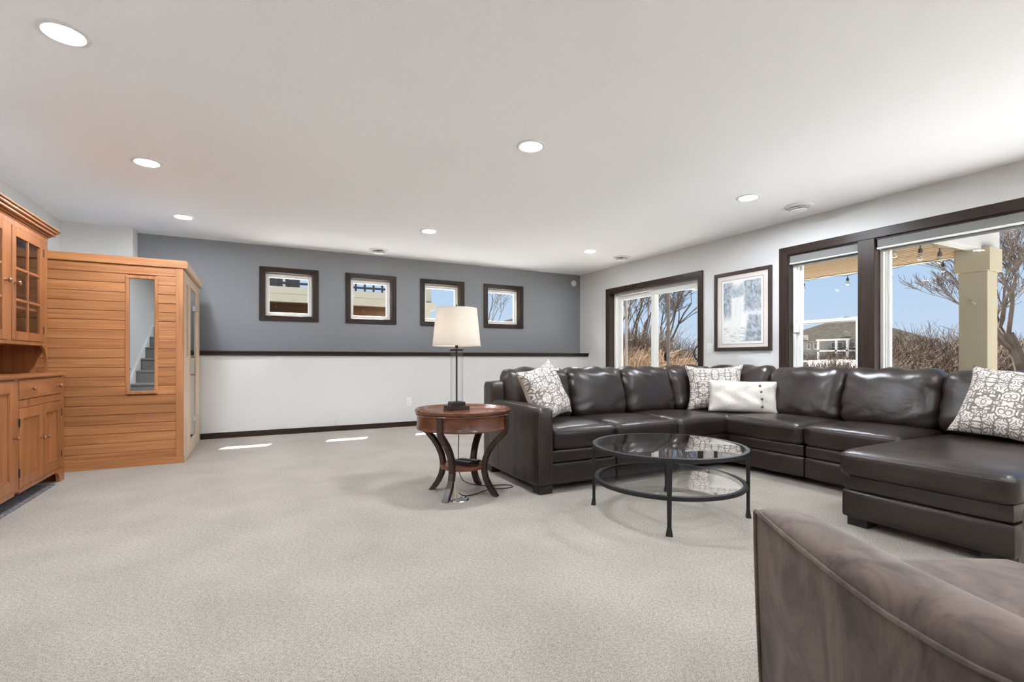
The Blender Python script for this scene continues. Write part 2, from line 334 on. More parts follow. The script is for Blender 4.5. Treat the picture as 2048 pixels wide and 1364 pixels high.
MT = dict(
    carpet=carpet_mat('carpet_pile', (0.19, 0.167, 0.140), (0.57, 0.510, 0.438)),
    stair=carpet_mat('stair_carpet', (0.20, 0.185, 0.17), (0.34, 0.315, 0.29)),
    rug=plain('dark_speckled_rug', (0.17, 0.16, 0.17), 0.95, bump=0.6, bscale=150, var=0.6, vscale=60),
    ceil=plain('ceiling_paint', (0.945, 0.955, 0.975), 0.8, spec=0.2, bump=0.14, bscale=55),
    wall=plain('light_grey_paint', (0.69, 0.685, 0.668), 0.65, spec=0.25, bump=0.04, bscale=160),
    dark=plain('slate_blue_paint', (0.250, 0.257, 0.275), 0.55, spec=0.3, bump=0.04, bscale=160),
    trim=wood('espresso_trim', (0.024, 0.0145, 0.0105), (0.048, 0.031, 0.024), 0, 0.38, fine=60, rnd=0.05, bump=0.05, spec=0.22),
    trimz=wood('espresso_trim_upright', (0.024, 0.0145, 0.0105), (0.048, 0.031, 0.024), 2, 0.38, fine=60, rnd=0.05, bump=0.05, spec=0.22),
    trimy=wood('espresso_trim_deep', (0.024, 0.0145, 0.0105), (0.048, 0.031, 0.024), 1, 0.38, fine=60, rnd=0.05, bump=0.05, spec=0.22),
    vinyl=plain('white_vinyl', (0.82, 0.82, 0.79), 0.35),
    plastic=plain('white_plastic', (0.82, 0.82, 0.81), 0.35),
    slot=plain('dark_slot', (0.03, 0.03, 0.03), 0.6),
    vent=plain('painted_vent', (0.80, 0.80, 0.80), 0.5),
    canring=plain('white_light_trim', (0.80, 0.80, 0.79), 0.45),
    pane=glass('window_glass', refl=0.12),
    clear=glass('clear_glass', (0.97, 0.985, 0.98), 1.0),
    tableglass=glass('table_glass', (0.975, 0.983, 0.98), 1.9),
    lens=emit('lit_lens', (0.915, 0.985, 1.075), LAMP),
    lensdim=emit('dimmed_lens', (0.915, 0.985, 1.075), LAMP * 0.70),
    lensrear=emit('rear_lens', (0.915, 0.985, 1.075), LAMP * 0.8),
    bulb=emit('warm_bulb', (1.0, 0.86, 0.68), 34.0),
    leather=leather_mat('dark_brown_leather', (0.0215, 0.0145, 0.0115), 0.32),
    footwood=plain('black_brown_foot', (0.02, 0.015, 0.013), 0.5),
    stitch=plain('brown_stitching', (0.07, 0.05, 0.04), 0.7),
    suede=suede_mat('taupe_suede', (0.112, 0.080, 0.064)),
    damask=damask_mat('damask_print'),
    pillowback=linen_mat('pillow_backing', (0.55, 0.48, 0.42)),
    lumbar=linen_mat('cream_linen', (0.68, 0.635, 0.575)),
    button=plain('dark_button', (0.035, 0.028, 0.024), 0.4),
    iron=plain('black_iron', (0.016, 0.016, 0.017), 0.45, metal=0.3, bump=0.05, bscale=90),
    bronze=plain('dark_bronze', (0.028, 0.019, 0.015), 0.35, metal=0.5),
    shade=linen_mat('linen_shade', (0.82, 0.78, 0.72), 0.4),
    mahog=wood('mahogany_apron', (0.075, 0.022, 0.009), (0.16, 0.055, 0.022), 0, 0.25, fine=16, long=3, rnd=0.0, bump=0.02),
    mahogtop=wood('mahogany_top', (0.085, 0.030, 0.016), (0.17, 0.066, 0.034), 0, 0.18, fine=22, long=3, rnd=0.0, bump=0.0),
    legwood=wood('dark_walnut_leg', (0.018, 0.009, 0.006), (0.055, 0.027, 0.014), 2, 0.35, fine=30, long=4, rnd=0.05, bump=0.04),
    remote=plain('black_remote', (0.018, 0.018, 0.02), 0.35),
    remoteg=plain('silver_remote_face', (0.16, 0.16, 0.17), 0.35, metal=0.3),
    key=plain('grey_key', (0.45, 0.45, 0.46), 0.5),
    chrome=plain('chrome', (0.75, 0.76, 0.78), 0.12, metal=1.0),
    plug=plain('beige_plug', (0.55, 0.46, 0.36), 0.5),
    cord=plain('black_cord', (0.012, 0.010, 0.010), 0.6),
    cherz=wood('cherry_upright', (0.215, 0.070, 0.021), (0.365, 0.140, 0.047), 2, 0.33, fine=24, long=1.3, rnd=0.10, bump=0.03),
    chery=wood('cherry_lengthwise', (0.215, 0.070, 0.021), (0.365, 0.140, 0.047), 1, 0.33, fine=24, long=1.3, rnd=0.10, bump=0.03),
    cherknob=plain('cherry_knob', (0.23, 0.095, 0.045), 0.25),
    hinge=plain('black_hinge', (0.015, 0.015, 0.015), 0.5, metal=0.4),
    cedar=wood('red_cedar', (0.29, 0.108, 0.034), (0.50, 0.220, 0.080), 0, 0.45, fine=34, long=1.1, rnd=0.10, bump=0.1),
    cedarz=wood('red_cedar_upright', (0.29, 0.112, 0.036), (0.47, 0.208, 0.076), 2, 0.45, fine=26, long=1.1, rnd=0.08, bump=0.08),
    palez=wood('pale_hemlock_upright', (0.58, 0.43, 0.30), (0.70, 0.55, 0.41), 2, 0.5, fine=30, long=1.1, rnd=0.06, bump=0.06),
    paley=wood('pale_hemlock', (0.54, 0.39, 0.26), (0.68, 0.52, 0.38), 1, 0.5, fine=30, long=1.1, rnd=0.06, bump=0.06),
    mirror=plain('mirror_coated_pane', (0.60, 0.615, 0.63), 0.015, metal=1.0),
    saunaglass=glass('sauna_door_glass', (0.42, 0.42, 0.40), 2.4),
    saunain=plain('sauna_inside', (0.22, 0.12, 0.06), 0.7),
    frame=plain('dark_picture_frame', (0.040, 0.024, 0.018), 0.35),
    mat=plain('pink_cream_mat', (0.72, 0.655, 0.60), 0.8, spec=0.15),
    matin=plain('mat_bevel_line', (0.20, 0.18, 0.17), 0.8),
    paper=plain('print_paper', (0.80, 0.80, 0.76), 0.8, spec=0.15),
    art=print_mat('waterfall_print'),
    fabric=linen_mat('grey_shade_fabric', (0.235, 0.232, 0.226)),
    beam=plain('pale_beam_paint', (0.22, 0.215, 0.205), 0.6, spec=0.0),
    white=plain('white_trim_paint', (0.82, 0.82, 0.80), 0.5),
    beige=plain('beige_exterior_paint', (0.195, 0.172, 0.126), 0.7, spec=0.0, bump=0.04, bscale=60),
    soffit=wood('tan_soffit_board', (0.125, 0.092, 0.058), (0.150, 0.112, 0.072), 1, 0.6, spec=0.0, fine=20, long=1.0, rnd=0.05, bump=0.0),
    deckwood=wood('brown_deck_board', (0.022, 0.011, 0.006), (0.055, 0.030, 0.016), 0, 0.7, spec=0.0, fine=14, long=0.8, rnd=0.25, bump=0.0),
    darkmetal=plain('dark_railing', (0.02, 0.02, 0.021), 0.7, spec=0.0),
    siding=plain('taupe_siding', (0.15, 0.14, 0.12), 0.8, spec=0.0, var=0.06),
    siding2=plain('grey_siding', (0.10, 0.094, 0.085), 0.8, spec=0.0, var=0.1),
    shingle=plain('weathered_shingle', (0.024, 0.0225, 0.0205), 0.9, spec=0.0, var=0.2, vscale=3),
    darkpane=plain('far_window_pane', (0.05, 0.055, 0.06), 0.12),
    bark=plain('grey_brown_bark', (0.105, 0.085, 0.070), 0.9, spec=0.0, var=0.25, vscale=5),
    twig=plain('brown_twig', (0.115, 0.092, 0.075), 0.9, spec=0.0, var=0.4, vscale=1.5),
    straw=plain('dry_grass', (0.185, 0.135, 0.095), 0.9, spec=0.0, var=0.45, vscale=2.5),
    ground=plain('winter_ground', (0.08, 0.062, 0.048), 0.95, spec=0.0, var=0.35, vscale=0.5),
    snow=plain('snow', (0.80, 0.82, 0.85), 0.7, var=0.06, vscale=0.6),
    concrete=plain('patio_concrete', (0.42, 0.41, 0.39), 0.85, var=0.1, vscale=3),
)

# ------------------------------------------------------------------ builders
WINV = {}
class MB:
    def __init__(s):
        s.v = []; s.f = []
    def add(s, v, f):
        o = len(s.v)
        s.v += [tuple(p) for p in v]
        s.f += [tuple(i + o for i in q) for q in f]
        return s
    def box(s, x0, x1, y0, y1, z0, z1):
        x0, x1 = min(x0, x1), max(x0, x1); y0, y1 = min(y0, y1), max(y0, y1); z0, z1 = min(z0, z1), max(z0, z1)
        v = [(x, y, z) for z in (z0, z1) for y in (y0, y1) for x in (x0, x1)]
        return s.add(v, [(0, 2, 3, 1), (4, 5, 7, 6), (0, 1, 5, 4), (2, 6, 7, 3), (0, 4, 6, 2), (1, 3, 7, 5)])
    def prism(s, pts, axis, a, b):
        """extrude a 2D outline along axis ('x','y','z')"""
        def P(u, w, t):
            return {'x': (t, u, w), 'y': (u, t, w), 'z': (u, w, t)}[axis]
        n = len(pts)
        v = [P(u, w, a) for u, w in pts] + [P(u, w, b) for u, w in pts]
        f = [tuple(range(n))[::-1], tuple(range(n, 2 * n))] + [(i, (i + 1) % n, n + (i + 1) % n, n + i) for i in range(n)]
        return s.add(v, f)
    def lathe(s, prof, c=(0, 0, 0), seg=32, axis='z', closed=False):
        n = len(prof); v = []; f = []
        for i in range(seg):
            a = 2 * PI * i / seg
            for r, h in prof:
                p = (r * math.cos(a), r * math.sin(a), h)
                if axis == 'x': p = (h, p[0], p[1])
                if axis == 'y': p = (p[0], h, p[1])
                v.append((c[0] + p[0], c[1] + p[1], c[2] + p[2]))
        m = n if closed else n - 1
        for i in range(seg):
            j = (i + 1) % seg
            for k in range(m):
                k2 = (k + 1) % n
                f.append((i * n + k, j * n + k, j * n + k2, i * n + k2))
        if not closed:
            if prof[0][0] > 1e-6: f.append(tuple(i * n for i in range(seg))[::-1])
            if prof[-1][0] > 1e-6: f.append(tuple(i * n + n - 1 for i in range(seg)))
        return s.add(v, f)
    def tube(s, pts, r, seg=8, caps=True, up=(0, 0, 1)):
        """r may be a number, list of numbers"""
        pts = [Vector(p) for p in pts]; n = len(pts)
        rs = r if isinstance(r, (list, tuple)) else [r] * n
        v = []; f = []
        nrm = None
        for i in range(n):
            t = (pts[min(i + 1, n - 1)] - pts[max(i - 1, 0)]).normalized()
            if nrm is None:
                a = Vector(up)
                if abs(t.dot(a)) > 0.95: a = Vector((1, 0, 0))
                nrm = t.cross(a).normalized()
            else:
                nrm = (nrm - t * t.dot(nrm)).normalized()
            bn = t.cross(nrm)
            for k in range(seg):
                an = 2 * PI * k / seg
                v.append(pts[i] + (nrm * math.cos(an) + bn * math.sin(an)) * rs[i])
        for i in range(n - 1):
            for k in range(seg):
                k2 = (k + 1) % seg
                f.append((i * seg + k, i * seg + k2, (i + 1) * seg + k2, (i + 1) * seg + k))
        if caps:
            f.append(tuple(range(seg))[::-1]); f.append(tuple(range((n - 1) * seg, n * seg)))
        return s.add(v, f)
    def grid(s, P, nu, nv, closeu=False):
        o = len(s.v)
        for i in range(nu):
            for j in range(nv):
                s.v.append(tuple(P(i, j)))
        for i in range(nu if closeu else nu - 1):
            i2 = (i + 1) % nu
            for j in range(nv - 1):
                s.f.append((o + i * nv + j, o + i2 * nv + j, o + i2 * nv + j + 1, o + i * nv + j + 1))
        return s
    def puff(s, x0, x1, y0, y1, z0, z1, r=0.04, bulge=(0, 0, 0.03), n=14, wr=0.0, seed=0, xf=None):
        """rounded, swollen cushion block"""
        cx, cy, cz = (x0 + x1) / 2, (y0 + y1) / 2, (z0 + z1) / 2
        hx, hy, hz = abs(x1 - x0) / 2, abs(y1 - y0) / 2, abs(z1 - z0) / 2
        bm = bmesh.new()
        bmesh.ops.create_cube(bm, size=2.0)
        bmesh.ops.subdivide_edges(bm, edges=bm.edges[:], cuts=n, use_grid_fill=True)
        rg = random.Random(seed)
        ph = [rg.uniform(0, 6.28) for _ in range(8)]
        for w in bm.verts:
            a, b, c = w.co
            # concentrate samples near the borders
            g = lambda t: math.copysign(abs(t) ** 0.72, t)
            a, b, c = g(a), g(b), g(c)
            p = Vector((a * hx, b * hy, c * hz))
            rr = min(r, hx * 0.98, hy * 0.98, hz * 0.98)
            q = Vector((max(-hx + rr, min(hx - rr, p.x)), max(-hy + rr, min(hy - rr, p.y)), max(-hz + rr, min(hz - rr, p.z))))
            d = p - q
            if d.length > 1e-9: d = d.normalized() * rr
            p = q + d
            fa, fb, fc = 1 - (p.x / hx) ** 2, 1 - (p.y / hy) ** 2, 1 - (p.z / hz) ** 2
            fa, fb, fc = max(fa, 0) ** 0.55, max(fb, 0) ** 0.55, max(fc, 0) ** 0.55
            k = 1.0
            if wr:
                e = max(abs(p.x) / hx, abs(p.z) / hz if hz > hy else abs(p.y) / hy)
                k += wr * math.sin(19 * p.x / hx * 0.5 + ph[0] + 5 * math.sin(3.1 * p.z / hz + ph[1])) * e ** 3
                p.y += wr * 0.014 * math.sin(26 * p.z + ph[2] + 4 * p.x) * abs(p.x / hx) ** 3
                p.z += wr * 0.010 * math.sin(23 * p.x + ph[3]) * abs(p.z / hz) ** 2
            p.x += math.copysign(bulge[0] * fb * fc * k, p.x) if abs(p.x) > 1e-9 else 0
            p.y += (p.y / hy) * bulge[1] * fa * fc * k
            p.z += (p.z / hz) * bulge[2] * fa * fb * k
            w.co = p + Vector((cx, cy, cz))
            if xf: w.co = xf(w.co)
        bm.verts.index_update()
        s.add([w.co[:] for w in bm.verts], [[w.index for w in fc.verts] for fc in bm.faces])
        bm.free()
        return s
    def map(s, fn):
        s.v = [tuple(fn(Vector(p))) for p in s.v]
        return s
    def build(s, name, mat, parent=None, bevel=0.0, smooth=False, seg=2, loc=None, angle=None):
        v = s.v
        inv = None
        if parent is not None and parent.name in WINV: inv = WINV[parent.name]
        if loc is not None: inv = Matrix.Translation(loc).inverted()
        if inv is not None: v = [tuple(inv @ Vector(p)) for p in v]
        me = bpy.data.meshes.new(name)
        me.from_pydata(v, [], s.f)
        if bevel:
            bm = bmesh.new(); bm.from_mesh(me)
            bmesh.ops.recalc_face_normals(bm, faces=bm.faces[:])
            ed = [q for q in bm.edges if len(q.link_faces) == 2 and q.calc_face_angle() > 0.6]
            bmesh.ops.bevel(bm, geom=ed, offset=bevel, segments=seg, profile=0.5, affect='EDGES', clamp_overlap=True)
            bm.to_mesh(me); bm.free()
        else:
            bm = bmesh.new(); bm.from_mesh(me)
            bmesh.ops.recalc_face_normals(bm, faces=bm.faces[:])
            bm.to_mesh(me); bm.free()
        me.materials.append(MT[mat] if isinstance(mat, str) else mat)
        if smooth:
            me.polygons.foreach_set('use_smooth', [True] * len(me.polygons))
            try: me.set_sharp_from_angle(angle=angle if angle else (0.7 if smooth else 0.5))
            except Exception: pass
        o = bpy.data.objects.new(name, me)
        COL.objects.link(o)
        if loc is not None: o.location = loc
        if parent is not None:
            o.parent = parent
            if parent.name in WINV: WINV[o.name] = WINV[parent.name]
        return o

def tag(o, label=None, cat=None, group=None, kind=None):
    if label: o['label'] = label
    if cat: o['category'] = cat
    if group: o['group'] = group
    if kind: o['kind'] = kind
    return o

def thing(name, loc, label, cat, group=None, rz=0.0):
    o = bpy.data.objects.new(name, None)
    o.empty_display_size = 0.1
    COL.objects.link(o)
    o.location = loc; o.rotation_euler = (0, 0, rz)
    WINV[o.name] = (Matrix.Translation(loc) @ Matrix.Rotation(rz, 4, 'Z')).inverted()
    return tag(o, label, cat, group)

def struct(o, label=None, cat=None):
    return tag(o, label, cat, None, 'structure')

def sroot(name, loc, label, cat):
    return tag(thing(name, loc, label, cat), kind='structure')

def copy_tree(o, parent=None):
    c = o.copy(); COL.objects.link(c); c.parent = parent
    for ch in o.children: copy_tree(ch, c)
    return c

def B(x0, x1, y0, y1, z0, z1):
    return MB().box(x0, x1, y0, y1, z0, z1)

def holes_wall(axis, a0, a1, z0, z1, t0, t1, holes):
    """a wall of boxes around rectangular holes. axis 'x': runs along x at y t0..t1; 'y': runs along y"""
    mb = MB()
    cuts = sorted(set([a0, a1] + [h[0] for h in holes] + [h[1] for h in holes]))
    cuts = [c for c in cuts if a0 <= c <= a1]
    for c0, c1 in zip(cuts, cuts[1:]):
        mid = (c0 + c1) / 2
        hs = sorted([(h[2], h[3]) for h in holes if h[0] < mid < h[1]])
        zz = z0
        for b0, b1 in hs + [(z1, z1)]:
            if b0 > zz + 1e-6:
                if axis == 'x': mb.box(c0, c1, t0, t1, zz, b0)
                else: mb.box(t0, t1, c0, c1, zz, b0)
            zz = max(zz, b1)
    return mb

# ------------------------------------------------------------------ room shell
XR, YB, YL, CZ = 5.064, 7.12, 6.895, 2.44
XL = -1.87
YREAR = -3.6
struct(B(-2.2, XR + 0.2, YREAR - 0.2, 7.4, -0.12, 0).build('floor', 'carpet'), 'beige carpeted floor with fine looped pile', 'floor')
cl = MB().box(-2.2, XR + 0.2, 0.85, 7.4, CZ, CZ + 0.15).box(-0.84, XR + 0.2, YREAR - 0.2, 0.85, CZ, CZ + 0.15)
struct(cl.build('ceiling', 'ceil'), 'white ceiling with a light knockdown texture', 'ceiling')
# back wall: lower half stands proud of the slate upper half
BW = [(0.025, 0.742), (1.092, 1.803), (2.160, 2.868), (3.200, 3.915)]
WZ0, WZ1 = 1.460, 2.163
holes = [(a + 0.062, b - 0.062, WZ0 + 0.062, WZ1 - 0.062) for a, b in BW]
struct(holes_wall('x', -1.242, XR, 1.0, CZ, YB, YB + 0.2, holes).build('wall_back_upper', 'dark'), 'slate grey upper half of the far wall with four square windows', 'wall')
struct(B(-2.0, XR, YL, YB + 0.2, 0, 1.003).build('wall_back_lower', 'wall'), 'light grey lower half wall below the dark ledge', 'wall')
struct(B(-2.2, -1.242, 6.86, 7.4, 0, CZ).build('wall_left_return', 'wall'), 'light grey wall return above the sauna', 'wall')
struct(B(XL - 0.2, XL, 2.5, 7.0, 0, CZ).build('wall_left', 'wall'), 'light grey side wall behind the wooden hutch', 'wall')
struct(B(-2.2, -1.72, YREAR, 2.5, 0, 4.6).build('wall_stairs', 'wall'), 'light grey wall along the carpeted stairs', 'wall')
struct(B(-2.2, XR + 0.2, YREAR - 0.2, YREAR, 0, 4.6).build('wall_rear', 'wall'), 'light grey rear wall', 'wall')
struct(MB().box(-0.84, -0.74, YREAR, 0.85, CZ, 4.6).box(-2.2, -0.84, 0.85, 0.95, CZ + 0.15, 4.6).box(-2.2, -0.74, YREAR, 0.95, 4.6, 4.7).build('wall_stairwell', 'wall'), 'upper walls of the stairwell', 'wall')
# right wall: sliding door and wide window
SD = (4.49, 6.31, 0.0, 2.025)
WW0, WW1, WWT, WWB = 0.05, 3.30, 2.075, 0.62
holes = [SD, (WW0, WW1, WWB, WWT), (-3.1, -0.6, WWB, WWT)]
struct(holes_wall('y', YREAR, 7.4, 0, CZ, XR, XR + 0.2, holes).build('wall_right', 'wall'), 'light grey wall with the sliding glass door and wide window', 'wall')
# baseboards, ledge
struct(B(-0.60, XR, YL - 0.014, YL, 0, 0.070).build('baseboard_back', 'trim', bevel=0.003), 'espresso brown baseboard under the far half wall', 'baseboard')
struct(MB().box(XR - 0.014, XR, 6.385, YL - 0.014, 0, 0.07).box(XR - 0.014, XR, YREAR, 4.41, 0, 0.07).build('baseboard_right', 'trimy', bevel=0.003), 'espresso brown baseboard under the window wall', 'baseboard')
lg = sroot('trim_1', (2.2, 6.9, 1.0), 'dark espresso ledge capping the half wall', 'ledge')
B(-0.62, XR, YL - 0.045, YB, 1.040, 1.062).build('ledge_top', 'trim', lg, bevel=0.005)
B(-0.62, XR, YL - 0.028, YL + 0.0, 1.003, 1.040).build('ledge_moulding', 'trim', lg, bevel=0.006)

# ------------------------------------------------------------------ back windows
blab = ['small square window with brown casing, first from the sauna', 'small square window with brown casing, second from the sauna',
        'small square window with brown casing partly behind the lamp shade', 'small square window with brown casing nearest the room corner']
def casing(root, axis, a0, a1, z0, z1, w, face, th, sign):
    """four mitred casing boards with an inner step. axis 'x' wall at y=face; 'y' wall at x=face"""
    def pl(pts, mat):
        mb = MB()
        n = 4
        def P(a, z, t): return (a, face + sign * t, z) if axis == 'x' else (face + sign * t, a, z)
        v = [P(a, z, 0) for a, z in pts] + [P(a, z, th) for a, z in pts]
        f = [(0, 1, 2, 3), (4, 5, 6, 7)] + [(i, (i + 1) % 4, 4 + (i + 1) % 4, 4 + i) for i in range(4)]
        mb.add(v, f)
        return mb.build('casing', mat, root, bevel=0.005)
    hm = 'trim' if axis == 'x' else 'trimy'
    pl([(a0, z1), (a1, z1), (a1 - w, z1 - w), (a0 + w, z1 - w)], hm)
    pl([(a0, z0), (a1, z0), (a1 - w, z0 + w), (a0 + w, z0 + w)], hm)
    pl([(a0, z0), (a0, z1), (a0 + w, z1 - w), (a0 + w, z0 + w)], 'trimz')
    pl([(a1, z0), (a1, z1), (a1 - w, z1 - w), (a1 - w, z0 + w)], 'trimz')

def ring(axis, a0, a1, z0, z1, w, t0, t1):
    mb = MB()
    def bx(p0, p1, q0, q1):
        if axis == 'x': mb.box(p0, p1, t0, t1, q0, q1)
        else: mb.box(t0, t1, p0, p1, q0, q1)
    bx(a0, a1, z1 - w, z1); bx(a0, a1, z0, z0 + w); bx(a0, a0 + w, z0 + w, z1 - w); bx(a1 - w, a1, z0 + w, z1 - w)
    return mb

for i, (a, b) in enumerate(BW):
    r = sroot('window_%d' % (i + 1), ((a + b) / 2, YB, WZ0), blab[i], 'window')
    casing(r, 'x', a, b, WZ0, WZ1, 0.070, YB, 0.020, -1)
    ring('x', a + 0.058, b - 0.058, WZ0 + 0.058, WZ1 - 0.058, 0.014, YB - 0.002, YB + 0.11).build('jamb', 'trim', r)
    ring('x', a + 0.072, b - 0.072, WZ0 + 0.072, WZ1 - 0.072, 0.022, YB + 0.075, YB + 0.15).build('window_frame', 'vinyl', r, bevel=0.004)
    s_ = ring('x', a + 0.094, b - 0.094, WZ0 + 0.094, WZ1 - 0.094, 0.028, YB + 0.09, YB + 0.135).build('sash', 'vinyl', r, bevel=0.004)
    B(a + 0.12, b - 0.12, YB + 0.110, YB + 0.114, WZ0 + 0.12, WZ1 - 0.12).build('pane', 'pane', s_)

# ------------------------------------------------------------------ sliding glass door
d = sroot('door_1', (XR, 5.4, 0), 'white sliding glass door with dark brown casing', 'door')
mb = MB(); mb.box(XR - 0.02, XR, 4.42, 4.50, 0, 2.025).build('casing', 'trimz', d, bevel=0.005)
B(XR - 0.02, XR, 6.30, 6.38, 0, 2.025).build('casing', 'trimz', d, bevel=0.005)
B(XR - 0.02, XR, 4.42, 6.38, 2.025, 2.098).build('casing', 'trimy', d, bevel=0.005)
mb = MB().box(XR - 0.004, XR + 0.09, 4.49, 4.505, 0, 2.025).box(XR - 0.004, XR + 0.09, 6.295, 6.31, 0, 2.025).box(XR - 0.004, XR + 0.09, 4.505, 6.295, 2.010, 2.025)
mb.build('jamb', 'trimz', d)
ring('y', 4.505, 6.295, 0.0, 2.010, 0.035, XR + 0.09, XR + 0.19).build('door_frame', 'vinyl', d, bevel=0.004)
# fixed leaf (far) and sliding leaf (near)
for nm, y0, y1, x0 in (('fixed_leaf', 5.40, 6.265, XR + 0.15), ('sliding_leaf', 4.54, 5.47, XR + 0.105)):
    lf = ring('y', y0, y1, 0.03, 1.980, 0.075, x0, x0 + 0.038).build(nm, 'vinyl', d, bevel=0.004)
    B(x0 + 0.017, x0 + 0.021, y0 + 0.07, y1 - 0.07, 0.1, 1.91).build('pane', 'pane', lf)
# screen stiles outside, pull handle, latch
B(XR + 0.195, XR + 0.215, 5.20, 5.255, 0.03, 1.98).build('screen_stile', plain('taupe_screen_frame', (0.20, 0.165, 0.14), 0.5), d, bevel=0.003)
B(XR + 0.195, XR + 0.215, 6.115, 6.155, 0.03, 1.98).build('screen_stile', plain('grey_screen_frame', (0.42, 0.40, 0.37), 0.5), d, bevel=0.003)
B(XR + 0.185, XR + 0.225, 5.255, 5.285, 0.93, 1.06).build('screen_latch', 'darkmetal', d, bevel=0.003)
hp = [(XR + 0.105 - 0.045 * math.sin(PI * t / 12), 4.60 + 0.030 * math.sin(PI * t / 12), 0.93 + 0.21 * t / 12) for t in range(13)]
MB().tube(hp, 0.008, 8).build('pull_handle', 'iron', d, smooth=True)

# ------------------------------------------------------------------ wide window
w = sroot('window_5', (XR, 1.7, WWB), 'wide brown-cased window behind the leather sectional', 'window')
casing(w, 'y', WW0 - 0.085, WW1 + 0.088, WWB - 0.085, 2.160, 0.088, XR, 0.022, -1)
MB().box(XR - 0.024, XR + 0.1, 2.455, 2.597, WWB, WWT).build('mullion', 'trimz', w, bevel=0.004)
ring('y', WW0, WW1, WWB, WWT, 0.014, XR - 0.002, XR + 0.10).build('jamb', 'trimz', w)
def unit(y0, y1, hung):
    fr = ring('y', y0, y1, WWB + 0.014, WWT - 0.014, 0.030, XR + 0.07, XR + 0.17).build('window_frame', 'vinyl', w, bevel=0.004)
    ring('y', y0 + 0.030, y1 - 0.030, WWB + 0.044, WWT - 0.044, 0.016, XR + 0.095, XR + 0.16).build('stop', 'vinyl', fr, bevel=0.003)
    if hung:
        up = ring('y', y0 + 0.046, y1 - 0.046, 1.33, WWT - 0.06, 0.024, XR + 0.125, XR + 0.15).build('upper_sash', 'vinyl', w, bevel=0.003)
        B(XR + 0.136, XR + 0.140, y0 + 0.066, y1 - 0.066, 1.35, WWT - 0.08).build('pane', 'pane', up)
        lo = ring('y', y0 + 0.046, y1 - 0.046, WWB + 0.06, 1.37, 0.034, XR + 0.095, XR + 0.122).build('lower_sash', 'vinyl', w, bevel=0.003)
        B(XR + 0.107, XR + 0.111, y0 + 0.07, y1 - 0.07, WWB + 0.09, 1.345).build('pane', 'pane', lo)
    else:
        lo = ring('y', y0 + 0.046, y1 - 0.046, WWB + 0.06, WWT - 0.06, 0.022, XR + 0.105, XR + 0.14).build('sash', 'vinyl', w, bevel=0.003)
        B(XR + 0.12, XR + 0.124, y0 + 0.066, y1 - 0.066, WWB + 0.08, WWT - 0.08).build('pane', 'pane', lo)
unit(2.597, WW1 - 0.014, True)
unit(WW0 + 0.014, 2.455, False)
w5 = w
w = sroot('window_6', (XR, -1.85, WWB), 'unseen brown-cased window added near the rear wall for daylight', 'window')  # out of view, added to bring more outdoor light into the room
casing(w, 'y', -3.188, -0.512, WWB - 0.085, 2.160, 0.088, XR, 0.022, -1)
ring('y', -3.1, -0.6, WWB, WWT, 0.014, XR - 0.002, XR + 0.10).build('jamb', 'trimz', w)
unit(-3.086, -0.614, False)
w = w5
B(XR + 0.05, XR + 0.085, WW1 - 0.075, WW1 - 0.030, 1.245, 1.345).build('window_sensor', 'plastic', w, bevel=0.006)
for nm, y0, y1, lab in (('roller_shade', 2.603, WW1 - 0.018, 'grey fabric roller shade rolled up over the narrow window pane'), ('roller_shade', WW0 + 0.02, 2.449, 'long grey fabric roller shade rolled up over the wide window pane')):
    q = thing(nm, (XR + 0.03, (y0 + y1) / 2, 1.975), lab, 'window shade')
    B(XR + 0.004, XR + 0.060, y0, y1, 1.985, WWT - 0.015).build('valance', 'fabric', q, bevel=0.006)
    B(XR + 0.000, XR + 0.064, y0, y1, 1.972, 1.985).build('bottom_rail', 'white', q, bevel=0.003)
    B(XR + 0.040, XR + 0.046, y0 + 0.02, y1 - 0.02, 1.945, 1.972).build('shade_hem', 'fabric', q)

# ------------------------------------------------------------------ ceiling fittings
LP = [(-0.78, 2.92, 'over the carpet in front of the wooden hutch'), (-0.735, 4.54, 'beside the wooden hutch'), (-0.68, 6.10, 'beside the top of the sauna'),
      (1.763, 5.46, 'before the second small square window'), (1.69, 2.96, 'over the coffee table side of the carpet'), (3.996, 2.98, 'above the corner of the sectional'), (4.042, 5.45, 'near the sliding door')]
LP += [(-0.4, 0.35, 'beside the stairwell opening'), (1.69, 0.45, 'above the suede armchair'), (4.0, 0.45, 'above the chaise end'), (1.69, -2.0, 'in the middle near the rear wall'), (4.0, -2.0, 'near the rear corner by the window wall'), (-0.2, -2.0, 'near the rear wall by the stairwell'), (2.85, -0.8, 'added for fill between the two rear rows'), (0.5, -0.8, 'added for fill between the stairwell and the rear rows')]  # unseen lights carrying on the grid; the last two added as fill
proto = None
for x, y, lab in LP:
    if proto is None:
        q = thing('recessed_light', (0, 0, CZ), 'x', 'ceiling light', 'recessed ceiling lights')
        MB().lathe([(0.074, -0.002), (0.078, -0.007), (0.098, -0.005), (0.102, 0.0), (0.074, 0.0)], (0, 0, CZ), 40, closed=True).build('trim_ring', 'canring', q, smooth=True)
        MB().lathe([(0.0, -0.003), (0.0745, -0.003)], (0, 0, CZ), 32).build('lens', 'lens', q)
        proto = q
    else:
        q = copy_tree(proto)
    q.location = (x, y, CZ)
    zone = 'lensdim' if y > 5 else 'lensrear' if y < 1 else 'lens'     # three strengths by row, set to even out the room
    for c_ in q.children:
        if c_.name.startswith('lens') and zone != 'lens':
            c_.data = c_.data.copy(); c_.data.materials[0] = MT[zone]
    q['label'] = 'round lit recessed ceiling light ' + (lab if lab else 'in the rear part of the ceiling')
VP = [(1.461, 6.724, 'round white ceiling vent close to the slate wall'), (4.69, 5.56, 'round white ceiling vent by the sliding door'), (4.65, 2.92, 'round white ceiling vent above the wide window')]
